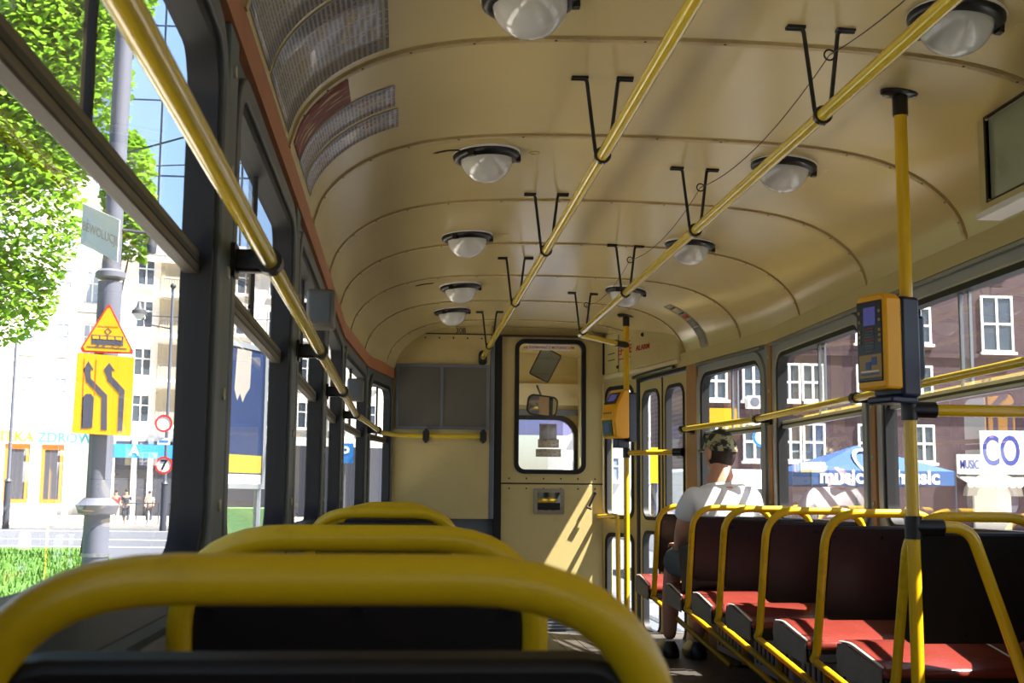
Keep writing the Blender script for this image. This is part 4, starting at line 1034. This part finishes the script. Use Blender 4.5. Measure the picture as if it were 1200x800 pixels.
winB = [(X_(163), Z_(p), 1.25, 2.0) for p in (328, 377, 432, 485)]+[(X_(240+40*k), Z_(p), 1.4, 2.0) for k in range(7) for p in (328, 377, 432, 485)]
bB = building('apartment_building', 'pale apartment block with recessed balconies and grey roof', X_(132), X_(472), YA-2, Z_(308), 12, 'plaster_white', winB, 'window_glass', roofm='roof_grey')
for p in (330, 378, 430, 482):
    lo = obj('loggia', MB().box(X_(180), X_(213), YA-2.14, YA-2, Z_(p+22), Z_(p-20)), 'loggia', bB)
    obj('balcony_slab', MB().box(X_(178), X_(215), YA-3.0, YA-2, Z_(p+25), Z_(p+21)), 'plaster_white', lo)
    bl = MB()
    for q in range(12): bl.box(X_(180)+q*.18, X_(180)+q*.18+.03, YA-2.95, YA-2.92, Z_(p+21), Z_(p+6))
    bl.box(X_(179), X_(214), YA-2.97, YA-2.91, Z_(p+6)-.03, Z_(p+6)+.03)
    obj('railing', bl, 'post_grey', lo)
obj('ground_floor', MB().box(X_(134), X_(470), YA-2.2, YA-2, GZ, Z_(522)), 'shop_dark', bB)
for px in (134, 158, 176, 215): obj('pilaster', MB().box(X_(px-3), X_(px+3), YA-2.35, YA-2, GZ, Z_(518)), 'plaster_white', bB)
aw = obj('shop_sign', MB().box(X_(134), X_(212), YA-2.8, YA-2.3, Z_(541), Z_(526)), 'sign_blue', bB)
obj('sign_letters', text_mb('A', 1.0, facing((X_(156), YA-2.83, Z_(533.5)), (1, 0, 0), (0, 0, 1)), .02, bold=.02), 'white', aw)
building('far_building', 'plain pale building closing the street ahead', -6, 5.5, 150, 22, 10, 'plaster_grey', [(-4+2.6*a, 2.5+3.4*b, 1.2, 2.0) for a in range(4) for b in range(5)], 'window_glass')
building('pale_building', 'bright pale building seen through the folding door', 12.5, 24.0, 96, 22, 10, 'plaster_white', [(14+2.4*a, 3+3.6*b, 1.1, 1.9) for a in range(4) for b in range(5)], 'window_pale')
piv = Vector((X_(126), YA, 0)); ang = math.radians(24)
for b_ in (bA, bB):
    l = b_.location-piv; b_.location = piv+Matrix.Rotation(ang, 3, 'Z') @ l; b_.location.z = GZ; b_.rotation_euler.z = ang
YG = 130.0; kg = YG/F
t = thing('glass_tower', 'tall pale blue glass office tower with wide joints above the roofs', 'building', ((230-VP[0])*kg, YG, GZ))
gx0, gx1, gw, gh = (132-VP[0])*kg, (345-VP[0])*kg, 48*kg, 8.2
obj('core', MB().box(gx0, gx1, YG, YG+14, GZ, GZ+68), 'roof_grey', t)
gi = 0
while gx0+gi*gw < gx1-.5:
    for r_ in range(8): obj('glass_panel', MB().box(gx0+gi*gw+.12, min(gx1, gx0+(gi+1)*gw)-.12, YG-.25, YG-.02, GZ+2+r_*gh+.1, GZ+2+(r_+1)*gh-.1), 'tower_glass', t)
    gi += 1
# ---- brick building on the right
YR = 60.0; K2 = YR/F
XR_ = lambda px: (px-VP[0])*K2
ZR_ = lambda py: EYE.z+(VP[1]-py)*K2
winR = [(XR_(px), ZR_(py), 1.15, 1.9) for px in (843, 889, 933, 962, 1098) for py in (513, 441, 369, 297)]
winR += [(XR_(1196), ZR_(py), 1.7, 2.9) for py in (365, 255)] + [(XR_(1030), ZR_(py), 1.15, 1.9) for py in (513, 441, 369, 297)]
bR = building('brick_building', 'dark red brick building with white framed windows', XR_(822), XR_(1420), YR, 22, 12, 'brick', winR, 'window_glass', fw=.11, cross=.5)
for py in (405, 477): obj('brick_band', MB().box(XR_(822), XR_(1420), YR-.1, YR, ZR_(py)-.12, ZR_(py)+.12), 'brick', bR)
obj('downpipe', MB().tube([(XR_(912), YR-.12, GZ), (XR_(912), YR-.12, 20)], .09, 8), 'post_dark', bR)
ac = obj('air_conditioner', MB().box(XR_(878), XR_(897), YR-.5, YR, ZR_(474), ZR_(459)), 'white', bR, bevel=.03)
obj('fan_grille', MB().lathe([(.24, 0), (.24, -.03), (.05, -.04)], (XR_(887), YR-.5, ZR_(466.5)), 'y', 16), 'post_grey', ac)
# shop boards and arch on the brick building
t = thing('shop_board', 'small white board reading MUSIC on the brick building', 'sign', (XR_(1150), YR-.4, ZR_(549)))
obj('board', MB().box(XR_(1135.5), XR_(1164.5), YR-.4, YR-.25, ZR_(549), ZR_(525.5)), 'white', t)
obj('letters', text_mb('MUSIC', .62, facing((XR_(1150), YR-.42, ZR_(538)), (1, 0, 0), (0, 0, 1)), .02, bold=.012, sx=.55), 'letter_blue', t)
t = thing('shop_board', 'large white board reading CO on the brick building', 'sign', (XR_(1190), YR-.4, ZR_(549)))
obj('board', MB().box(XR_(1165.5), XR_(1240), YR-.4, YR-.25, ZR_(549), ZR_(496.5)), 'white', t)
obj('letters', text_mb('CO', 2.1, facing((XR_(1190.5), YR-.42, ZR_(522.5)), (1, 0, 0), (0, 0, 1)), .02, bold=.03, sx=.62), 'letter_blue', t)
t = bR
for k in range(14): obj('awning_scallop', MB().prism(rrect(XR_(1140)+k*.36, XR_(1140)+k*.36+.32, ZR_(565), ZR_(558), [.01, .01, .13, .13], 3), lambda a, b, d: (a, YR-1.0-d, b), 0, .03), 'white', t)
obj('awning_top', MB().prism([(YR, ZR_(552)), (YR-1.05, ZR_(559)), (YR-1.05, ZR_(558)), (YR, ZR_(550))], lambda a, b, d: (d, a, b), XR_(1138), XR_(1138)+5.2), 'plaster_grey', t)
arc = [(XR_(1180)+1.45*math.cos(math.pi*k/10), ZR_(575)+1.2*math.sin(math.pi*k/10)) for k in range(11)]
arc2 = [(XR_(1180)+.95*math.cos(math.pi*k/10), ZR_(575)+.75*math.sin(math.pi*k/10)) for k in range(11)]
obj('arch_ring', MB().prism(arc+list(reversed(arc2)), lambda a, b, d: (a, YR-d, b), 0, .5), 'stone', t)
obj('arch_infill', MB().prism(arc2+[(XR_(1180)-.95, GZ), (XR_(1180)+.95, GZ)], lambda a, b, d: (a, YR-d, b), 0, .2), 'plaster_grey', t)
# ---- parasol tent with lettering
YP = 38.0; K3 = YP/F
xp = lambda px: (px-VP[0])*K3
zp = lambda py: EYE.z+(VP[1]-py)*K3
def parasol(px, wpx, y_, label, texts):
    K3 = y_/F; cx = (px-VP[0])*K3; hw = wpx/2*K3; ze = EYE.z+(VP[1]-546)*K3; zv = EYE.z+(VP[1]-563)*K3; za = EYE.z+(VP[1]-512)*K3
    t = thing('market_parasol', label, 'parasol', (cx, y_+hw, GZ))
    cs = [(cx-hw, y_), (cx+hw, y_), (cx+hw, y_+2*hw), (cx-hw, y_+2*hw)]
    mb = MB(); ap = (cx, y_+hw, za)
    for i in range(4):
        a, b = cs[i], cs[(i+1) % 4]
        mb.add([(a[0], a[1], ze), (b[0], b[1], ze), ap], [(0, 1, 2)])
    o = obj('canopy', mb, 'parasol_blue', t, smooth=False); so_ = o.modifiers.new('Solidify', 'SOLIDIFY'); so_.thickness = .02
    for i in range(4):
        a, b = cs[i], cs[(i+1) % 4]
        v = MB().add([(a[0], a[1], ze), (b[0], b[1], ze), (b[0], b[1], zv), (a[0], a[1], zv)], [(0, 1, 2, 3)])
        vo = obj('valance', v, 'parasol_blue', o, smooth=False); s2 = vo.modifiers.new('Solidify', 'SOLIDIFY'); s2.thickness = .02
    obj('mast', MB().tube([(cx, y_+hw, GZ), (cx, y_+hw, za)], .05, 8), 'post_dark', t)
    for i in range(4): obj('corner_leg', MB().tube([(cs[i][0], cs[i][1], GZ), (cs[i][0], cs[i][1], ze)], .03, 8), 'post_dark', t)
    for (dx, s_) in texts:
        obj('lettering', text_mb(s_, .62, facing((cx+dx*K3, y_-.03, (ze+zv)/2+.02), (1, 0, 0), (0, 0, 1)), .01, bold=.02), 'white', t)
    ring = MB().ring([(cx-.08+.62*math.cos(a), .15+ze+.62*math.sin(a)) for a in [k*math.pi/12 for k in range(24)]], [(cx-.08+.53*math.cos(a), .15+ze+.53*math.sin(a)) for a in [k*math.pi/12 for k in range(24)]], lambda a, b, d: (a, y_-.04-d+max(0, (b-ze))*.9*hw/(za-ze)*.98, b), 0, .02)
    obj('ring_emblem', ring, 'white', t)
parasol(1047, 178, YP, 'blue parasol tent lettered music with a white ring emblem', [(-52, 'music'), (42, 'music')])
# cafe tables under the parasol
for k in range(3):
    t = thing('cafe_table', 'small round cafe table under the blue parasol tent', 'table', (xp(1000+k*45), YP+1.5, GZ+.14), 'cafe tables under the tent')
    b = Vector((xp(1000+k*45), YP+1.5, GZ+.14))
    obj('table_top', MB().lathe([(.38, .72), (.38, .75), (.36, .755)], b, 'z', 16), 'cloth_b', t); obj('leg', MB().tube([b, b+Vector((0, 0, .72))], .03, 8), 'post_dark', t); obj('foot', MB().lathe([(.25, 0), (.25, .02), (.05, .04)], b, 'z', 14), 'post_dark', t)
# ---- van and signs on the right
t = thing('delivery_van', 'pale delivery van parked beyond the man in white', 'van', (7.0, 25, GZ))
vx0, vx1, vy = 6.0, 7.75, 25.0
pr = [(0, .35), (0, 1.9), (.25, 2.3), (3.6, 2.35), (4.0, 2.2), (4.35, 1.25), (5.1, 1.0), (5.2, .4)]
obj('van_body', MB().prism([(vy+a, GZ+b) for a, b in pr], lambda a, b, d: (d, a, b), vx0, vx1), 'van_paint', t, bevel=.08)
obj('rear_window', MB().box(vx0+.2, vx1-.2, vy-.02, vy+.02, GZ+1.25, GZ+1.9), 'window_glass', t); obj('bumper', MB().box(vx0+.05, vx1-.05, vy-.08, vy+.05, GZ+.38, GZ+.6), 'black', t, bevel=.03)
obj('number_plate', MB().box(vx0+.6, vx0+1.1, vy-.1, vy-.07, GZ+.66, GZ+.78), 'white', t)
for x in (vx0+.1, vx1-.3):
    obj('tail_lamp', MB().box(x-.02, x+.14, vy-.03, vy+.02, GZ+.9, GZ+1.25), 'red', t)
    for y in (vy+.8, vy+4.1):
        wh = obj('wheel', MB().lathe([(.1, -.1), (.33, -.1), (.35, -.05), (.35, .05), (.33, .1), (.1, .1)], (x+.1, y, GZ+.35), 'x', 20), 'rubber', t)
        obj('hub', MB().lathe([(.18, -.11), (.18, .11)], (x+.1, y, GZ+.35), 'x', 14), 'alu', wh)
def post_sign(name, label, px, py, wpx, hpx, Y, m, shape='rect', cat_='sign', r=.04, pm='post_grey'):
    c = at(px, py, Y); k = Y/F; t = thing(name, label, cat_, (c.x, c.y, GZ))
    obj('post', MB().tube([(c.x, c.y+.06, GZ), (c.x, c.y+.06, c.z+hpx*k*.45)], r, 10), pm, t)
    if shape == 'rect': p = rrect(-wpx*k/2, wpx*k/2, -hpx*k/2, hpx*k/2, .02, 2)
    else: p = [(wpx*k/2*math.cos(a), wpx*k/2*math.sin(a)) for a in [q*math.pi/14 for q in range(28)]]
    pl = obj('plate', MB().prism(p, lambda a, b, d: (c.x+a, c.y-d, c.z+b), 0, .02), m, t)
    return t, pl, c, k
post_sign('temporary_sign', 'orange-yellow rectangular board on a post beyond the man in white', 846, 489, 36, 22, 20, 'sign_yellow')
post_sign('temporary_sign', 'tall orange-yellow board seen through the folding door', 769, 545, 15, 42, 22, 'sign_yellow')
t, pl, c, k = post_sign('oval_sign', 'white and blue oval shop sign on a post', 893, 512, 24, 36, 30, 'white', 'round')
obj('blue_rim', MB().ring([(12*k*math.cos(a), 12*k*math.sin(a)) for a in [q*math.pi/14 for q in range(28)]], [(9*k*math.cos(a), 9*k*math.sin(a)) for a in [q*math.pi/14 for q in range(28)]], lambda a, b, d: (c.x+a, c.y-d, c.z+b), .02, .03), 'sign_blue', pl)
# ---- catenary pole with the yellow signs
YT = 14.5; kt = YT/F
pc = at(118, 520, YT)
t = thing('catenary_pole', 'thick grey tram mast with collars carrying the yellow road signs', 'mast', (pc.x, pc.y, GZ))
bp = Vector((pc.x, pc.y, 0))
def ztt(py): return at(110, py, YT).z
obj('shaft', MB().tube([(bp.x, bp.y, GZ), (bp.x, bp.y, ztt(600))], .145, 18), 'post_grey', t)
obj('base_collar', MB().lathe([(.15, -.05), (.21, -.03), (.24, .06), (.15, .14)], (bp.x, bp.y, ztt(598)), 'z', 18), 'post_grey', t)
obj('shaft', MB().tube([(bp.x, bp.y, ztt(600)), (bp.x+.02, bp.y, ztt(330))], .135, 18), 'post_grey', t)
obj('collar', MB().lathe([(.13, -.05), (.17, -.03), (.17, .03), (.13, .06)], (bp.x+.02, bp.y, ztt(322)), 'z', 18), 'post_grey', t)
obj('shaft', MB().tube([(bp.x+.02, bp.y, ztt(322)), (bp.x+.05, bp.y, ztt(-60))], .105, 18), 'post_grey', t)
obj('ring_band', MB().lathe([(.155, -.02), (.155, .02)], (bp.x, bp.y, ztt(650)), 'z', 18), 'alu', t)
obj('bracket_arm', MB().tube([(bp.x+.04, bp.y, ztt(268)), (at(180, 272, YT).x, bp.y, ztt(272))], .02, 8), 'post_dark', t)
obj('arm_insulator', MB().lathe([(.05, -.1), (.06, .0), (.03, .1)], (at(178, 285, YT).x, bp.y, ztt(285)), 'z', 10), 'post_dark', t)
# signs: positions in pixels on a plane just before the mast
YS = YT-.2; ks = YS/F
def sp_(px, py, d=0): q = at(px, py, YS); return (q.x, q.y-d, q.z)
def decal(name, pts, m, par, d0=.012, d1=.016):
    n = len(pts); v = [sp_(x, y, d0) for x, y in pts]+[sp_(x, y, d1) for x, y in pts]
    f = [tuple(range(n-1, -1, -1)), tuple(range(n, 2*n))]+[(i, (i+1) % n, n+(i+1) % n, n+i) for i in range(n)]
    return obj(name, MB().add(v, f), m, par, smooth=False)
def scale_poly(pts, f_):
    cx = sum(p[0] for p in pts)/len(pts); cy = sum(p[1] for p in pts)/len(pts); return [(cx+(x-cx)*f_, cy+(y-cy)*f_) for x, y in pts]
q0 = sp_(120, 510)
ys = thing('lane_shift_sign', 'square yellow lane-shift sign with grey arrows on the tram mast', 'road sign', q0)
decal('plate', [(91, 413), (157.5, 419), (153, 511), (84.5, 507)], 'sign_yellow', ys, 0, .012)
decal('lane_arrow', [(101, 444), (98, 433), (104, 423), (110, 433), (106.5, 433), (107, 443.5), (126, 463), (125.5, 504), (118.5, 503.5), (119.5, 466), (101.5, 447)], 'sign_grey', ys)
decal('lane_arrow', [(126, 443), (122, 433), (128.5, 425), (135, 434.5), (131, 434), (132, 441.5), (146.5, 457), (143.5, 505.5), (138, 505), (140, 461), (126, 445.5)], 'sign_grey', ys)
decal('tram_symbol', [(95.5, 502), (97, 466), (101, 461.5), (107, 461.5), (110.5, 466), (108.5, 500.5), (106, 501.5)], 'sign_grey', ys)
for x in ((99, 420, 96, 500), (113, 421, 111, 462)): decal('track_line', [(x[0], x[1]), (x[0]+1, x[1]), (x[2]+1, x[3]), (x[2], x[3])], 'shop_orange', ys)
q0 = sp_(128, 415)
ts = thing('tram_warning_sign', 'triangular yellow tram warning sign with red rim on the tram mast', 'road sign', q0)
tri = [(129, 357), (156, 411), (155, 415), (97, 412.5), (94.5, 408), (126, 358)]
decal('rim', tri, 'sign_red', ts, 0, .010)
decal('plate', scale_poly(tri, .90), 'sign_yellow', ts, .010, .013)
decal('tram_symbol', [(107.5, 392), (145, 394.5), (144.5, 405.5), (107.5, 403)], 'sign_grey', ts, .013, .016)
for k in range(4): decal('tram_window', [(109+k*9, 393.3+k*.55), (116+k*9, 393.8+k*.55), (116+k*9, 397.3+k*.5), (109+k*9, 396.8+k*.5)], 'sign_yellow', ts, .016, .018)
decal('pantograph', [(122.5, 388), (127, 384), (131.5, 388.5), (127, 392.5), (126, 392), (130, 388.4), (127, 385.3), (123.8, 388), (126.5, 391.5), (126, 392.6)], 'sign_grey', ts, .013, .016)
decal('wire_line', [(115, 381.5), (139, 382.8), (139, 383.6), (115, 382.3)], 'shop_orange', ts, .013, .016)
decal('track_line', [(102, 405.3), (149, 408.4), (149, 409.6), (102, 406.5)], 'sign_grey', ts, .013, .016)
for a in (113, 120, 131, 138): decal('wheel', [(a, 403), (a+4, 403.4), (a+3, 405.8), (a+1, 405.6)], 'sign_grey', ts, .013, .017)
# plate seen from behind, lettered
q = at(118, 272, YT-.3)
t = thing('street_plate', 'slanted pale plate with brown lettering high on the tram mast', 'sign', (q.x, q.y, q.z))
Mq = facing((q.x-.0, q.y, q.z), (.62, -.5, -.33), (.0, .05, 1))
mpq = lambda a, b, d: tuple(Mq @ Vector((a, b, d)))
obj('plate', MB().prism([(-.36, -.24), (.36, -.24), (.36, .24), (-.36, .24)], mpq, 0, .015), 'sign_back', t)
lt = text_mb('BEWOLUCJI', .15, Mq @ Matrix.Translation((0, -.02, .017)), .002, sx=.85)
obj('letters', lt, 'loggia', t)
obj('plate_clip', MB().box(-.02, .02, -.02, .02, -.15, .0, Mq), 'post_dark', t)
# ---- lamp posts with round signs
def tall_post(px, Y, label, top, arm=False):
    c = at(px, 590, Y); t = thing('lamp_post', label, 'lamp post', (c.x, Y, GZ)); zt = at(px, top, Y).z
    r = 2.0*Y/F
    obj('shaft', MB().tube([(c.x, Y, GZ), (c.x, Y, zt)], [r*1.1, r*.75], 10), 'post_grey', t)
    obj('base_sleeve', MB().tube([(c.x, Y, GZ), (c.x, Y, GZ+2.2*Y/60)], r*1.9, 10), 'post_dark', t)
    obj('sleeve_collar', MB().lathe([(r*1.3, -.1), (r*2.3, 0), (r*1.3, .12)], (c.x, Y, GZ+2.2*Y/60), 'z', 12), 'post_dark', t)
    return t, c, r
t, c, r = tall_post(192, 58, 'slim grey lamp post carrying two round road signs', 335)
obj('finial', MB().sphere((c.x, 58, at(192, 335, 58).z), .14, 10, 8), 'post_dark', t)
lp = at(163, 364, 57.9)
obj('lamp_arm', MB().tube([(c.x, 58, at(192, 385, 58).z), (lp.x+.3, 58, lp.z-.6), (lp.x, 57.9, lp.z+.4)], .035, 6), 'post_dark', t)
ln = obj('lantern_hood', MB().lathe([(.35, -.15), (.33, .0), (.14, .16), (.10, .36), (.04, .42)], (lp.x, 57.9, lp.z), 'z', 14), 'post_dark', t)
obj('lantern_bowl', MB().lathe([(.10, -.42), (.22, -.3), (.26, -.15)], (lp.x, 57.9, lp.z), 'z', 14), 'milk', ln)
for py, txt in ((496, None), (545, '7')):
    q = at(192, py, 57.7); kk = 57.7/F
    t = thing('round_sign', 'round white sign with red rim' + (' reading 7' if txt else ' and blank centre') + ' on the slim lamp post', 'road sign', (q.x, q.y, q.z-.4))
    rr = 10*kk
    obj('plate', MB().lathe([(rr*.82, 0), (rr*.82, -.03)], (q.x, q.y, q.z), 'y', 28), 'white', t)
    obj('rim', MB().ring([(q.x+rr*math.cos(a), q.z+rr*math.sin(a)) for a in [k_*math.pi/14 for k_ in range(28)]], [(q.x+rr*.78*math.cos(a), q.z+rr*.78*math.sin(a)) for a in [k_*math.pi/14 for k_ in range(28)]], lambda a, b, d: (a, q.y-d, b), 0, .05), 'sign_red', t)
    if txt: obj('numeral', text_mb(txt, .62, facing((q.x, q.y-.04, q.z), (1, 0, 0), (0, 0, 1)), .01, bold=.015), 'letter_black', t)
q = at(192, 517, 57.75)
t = thing('small_plate', 'small white plate between the two round signs', 'sign', (q.x, q.y, q.z-.3)); kk = 57.75/F
obj('plate', MB().box(q.x-7*kk, q.x+7*kk, q.y-.02, q.y, q.z-4*kk, q.z+4*kk), 'white', t); obj('plate_line', MB().box(q.x-5*kk, q.x+5*kk, q.y-.03, q.y-.015, q.z-.04, q.z+.04), 'sign_blue', t)
tall_post(8, 60, 'slim grey lamp post in front of the white corner building', 395)
# railing posts on the pavement
t = thing('street_railing', 'low thin street railing in front of the apartment block', 'railing', (at(160, 600, 63).x, 63, GZ+.14))
for px in (147, 160, 173, 186, 199): obj('post', MB().tube([(at(px, 590, 63).x, 63, GZ+.14), (at(px, 590, 63).x, 63, GZ+1.2)], .035, 6), 'post_dark', t)
obj('top_bar', MB().tube([(at(145, 590, 63).x, 63, GZ+1.2), (at(201, 590, 63).x, 63, GZ+1.2)], .03, 6), 'post_dark', t)
# ---- pedestrians (small in view)
def walker(px, Y, label, top, legs, h=1.74, ph=0.0):
    c = at(px, 590, Y); t = thing('person', label, 'person', (c.x, Y, GZ+.14), 'pedestrians in front of the shops'); s = h/1.74
    st = .14
    P = lambda x, y, z: (x*s, y*s, z*s)
    J = [(P(0, 0, .92), (.15, .11)), (P(0, .0, 1.15), (.14, .10)), (P(0, 0, 1.36), (.17, .10)), (P(0, 0, 1.48), .055), (P(0, -.01, 1.56), .07), (P(0, -.02, 1.66), .082),
         (P(-.2, 0, 1.38), .055), (P(-.25, .06, 1.12), .042), (P(-.22, -.1, .90), .034), (P(.2, 0, 1.38), .055), (P(.25, -.02, 1.12), .042), (P(.23, -.14, .92), .034),
         (P(-.09, .0, .85), .085), (P(-.1, -st, .48), .06), (P(-.1, st*.6, .09), .04), (P(-.1, -.08+st*.6, .04), .04), (P(.09, 0, .85), .085), (P(.1, st, .48), .06), (P(.1, -st*.4, .09), .04), (P(.1, -.2, .04), .04)]
    E = [(0, 1), (1, 2), (2, 3), (3, 4), (4, 5), (2, 6), (6, 7), (7, 8), (2, 9), (9, 10), (10, 11), (0, 12), (12, 13), (13, 14), (14, 15), (0, 16), (16, 17), (17, 18), (18, 19)]
    skin('body', J, E, 'skin', t, 1)
    skin('top', [(P(0, 0, .86), (.18, .14)), (P(0, 0, 1.15), (.175, .13)), (P(0, 0, 1.37), (.19, .125)), (P(0, 0, 1.45), .08), (P(-.2, 0, 1.385), .075), (P(-.24, .05, 1.17), .06), (P(.2, 0, 1.385), .075), (P(.24, -.02, 1.17), .06)], [(0, 1), (1, 2), (2, 3), (2, 4), (4, 5), (2, 6), (6, 7)], top, t, 1)
    skin('trousers', [(P(0, 0, .90), (.17, .13)), (P(-.09, .0, .82), .11), (P(-.1, -st, .48), .085), (P(-.1, st*.5, .14), .07), (P(.09, 0, .82), .11), (P(.1, st, .48), .085), (P(.1, -st*.3, .14), .07)], [(0, 1), (1, 2), (2, 3), (0, 4), (4, 5), (5, 6)], legs, t, 1)
    obj('hair', MB().lathe([(.001, .105), (.06, .09), (.094, .04), (.094, -.01), (.08, -.03)], P(0, .005, 1.665), 'z', 14), 'hair', t, local=True)
walker(148, 66, 'pedestrian in dark clothes walking before the apartment block', 'cloth_a', 'cloth_a')
walker(175, 67, 'pedestrian in pale top and dark trousers by the railing', 'cloth_b', 'cloth_a', 1.66)
walker(136, 70, 'pedestrian in dark red top near the tram mast', 'cloth_c', 'cloth_b', 1.7)
# ---- poster stand and parking sign seen through the next windows
t = thing('poster_stand', 'tall navy advertising poster on two legs beside the platform', 'poster', (-2.25, 17.6, GZ))
Mp = facing((-2.28, 17.6, 1.95), (.42, .91, 0), (0, 0, 1)); mpp = lambda a, b, d: tuple(Mp @ Vector((a, b, d)))
obj('frame', MB().ring(rect_like(-.66, .66, -1.02, 1.02, 0), rect_like(-.58, .58, -.95, .95, 0), mpp, -.05, .05), 'alu_frame', t)
po = obj('poster', MB().prism([(-.6, -.97), (.6, -.97), (.6, .97), (-.6, .97)], mpp, -.03, .03), 'poster_navy', t)
obj('poster_band', MB().prism([(-.57, -.80), (.57, -.80), (.57, -.55), (-.57, -.55)], mpp, .03, .034), 'poster_yellow', po)
obj('poster_tab', MB().prism([(-.16, .93), (-.2, .35), (-.12, .2), (-.05, .3), (.02, .18), (.1, .3), (.2, .4), (.22, .93)], mpp, .03, .034), 'stone', po)
obj('poster_foot', MB().prism([(-.57, -.95), (.57, -.95), (.57, -.82), (-.57, -.82)], mpp, .03, .034), 'paper', po)
for s in (-1, 1): obj('leg', MB().tube([mpp(s*.55, -1.02, 0), tuple(Vector(mpp(s*.55, 0, 0)).xy.to_3d()+Vector((0, 0, GZ)))], .05, 8), 'alu_frame', t)
t = thing('market_stall', 'low green and red striped stall board beyond the platform', 'stall', (at(285, 600, 24).x, 24, GZ))
xa, xb = at(262, 600, 24).x, at(312, 600, 24).x
obj('upper_board', MB().box(xa, xb, 24, 24.6, GZ+.75, GZ+1.45), 'pale_green', t, bevel=.02); obj('lower_board', MB().box(xa, xb, 24, 24.6, GZ+.35, GZ+.75), 'letter_red', t, bevel=.02); obj('plinth', MB().box(xa, xb, 24.05, 24.55, GZ, GZ+.35), 'white', t)
t, pl, c, k = post_sign('parking_sign', 'blue square parking sign with a white P', 404, 531, 20, 23, 30, 'sign_blue', r=.03)
obj('letter', text_mb('P', .42, facing((c.x, c.y-.025, c.z), (1, 0, 0), (0, 0, 1)), .004, bold=.012), 'white', pl)
# ---- trees
def tree(name, label, base, clumps, n, size, trunk_r=.22):
    t = thing(name, label, 'tree', base)
    b = Vector(base); top = Vector(clumps[0][0])
    obj('trunk', MB().tube([b, b.lerp(top, .35)+Vector((.1, 0, 0)), b.lerp(top, .7), top], [trunk_r, trunk_r*.8, trunk_r*.5, trunk_r*.15], 10), 'bark', t)
    for c, r in clumps[1:]:
        c = Vector(c); s0 = b.lerp(top, .45); obj('branch', MB().tube([s0, s0.lerp(c, .5)+Vector((0, 0, .3)), c], [trunk_r*.4, trunk_r*.25, trunk_r*.06], 7), 'bark', t)
    vol = [r[0]*r[1]*r[2] for c, r in clumps]; tot = sum(vol); lf = MB()
    for (c, r), vv in zip(clumps, vol):
        for k in range(int(n*vv/tot)):
            while True:
                p = Vector((random.uniform(-1, 1), random.uniform(-1, 1), random.uniform(-1, 1)))
                if p.length < 1: break
            p = p.normalized()*(p.length**.55)
            q = Vector(c)+Vector((p.x*r[0], p.y*r[1], p.z*r[2]))
            s = size*random.uniform(.6, 1.3); R_ = Matrix.Rotation(random.uniform(0, 6.28), 3, 'Z') @ Matrix.Rotation(random.uniform(-.9, .9), 3, 'X')
            pts = [R_ @ Vector(v_)*s+q for v_ in ((0, -.6, 0), (.45, -.15, .08), (.34, .32, .04), (0, .62, -.05), (-.34, .32, .04), (-.45, -.15, .08))]
            lf.add(pts, [(0, 1, 2, 3), (0, 3, 4, 5)])
    me = bpy.data.meshes.new('foliage'); l = t.location; me.from_pydata([(p[0]-l.x, p[1]-l.y, p[2]-l.z) for p in lf.v], [], lf.f); me.materials.append(MATS['leaf'])
    o = bpy.data.objects.new('foliage', me); COL.objects.link(o); o.parent = t; o['kind'] = 'stuff'
tree('street_tree', 'leafy green street tree beside the tram mast', (-9.2, 21, GZ), [((-8.3, 21, 9.0), (3.3, 2.2, 3.4)), ((-6.9, 20, 5.3), (1.75, 1.2, 1.9)), ((-6.1, 20.5, 7.6), (1.5, 1.2, 2.0)), ((-7.0, 20, 3.9), (1.5, 1.2, .9)), ((-5.6, 21, 9.6), (1.2, 1.4, 1.6)), ((-6.6, 20, 6.6), (1.4, 1.0, 1.2))], 62000, .105)
tree('street_tree', 'smaller green tree glimpsed behind the tram mast', (-8.05, 33, GZ), [((-7.4, 33, 9.0), (.7, .9, 1.5)), ((-7.2, 33, 7.7), (.55, .8, .8))], 1300, .22, .14)
# ---- overhead wires
for i, (p, q) in enumerate((((-60, 84, 12), (6, 12, 7.0)), ((-40, 60, 16), (5, 25, 8.2)), ((-30, 70, 11.5), (8, 50, 8.0)), ((.8, -10, 5.6), (.8, 80, 5.6)))):
    p = Vector(p); q = Vector(q); pts = [p.lerp(q, k/10)-Vector((0, 0, .5*4*(k/10)*(1-k/10))) for k in range(11)]
    tag(obj('overhead_wire', MB().tube(pts, .02, 5), 'post_dark'), 'thin dark overhead wire above the street', 'wire', 'overhead wires')
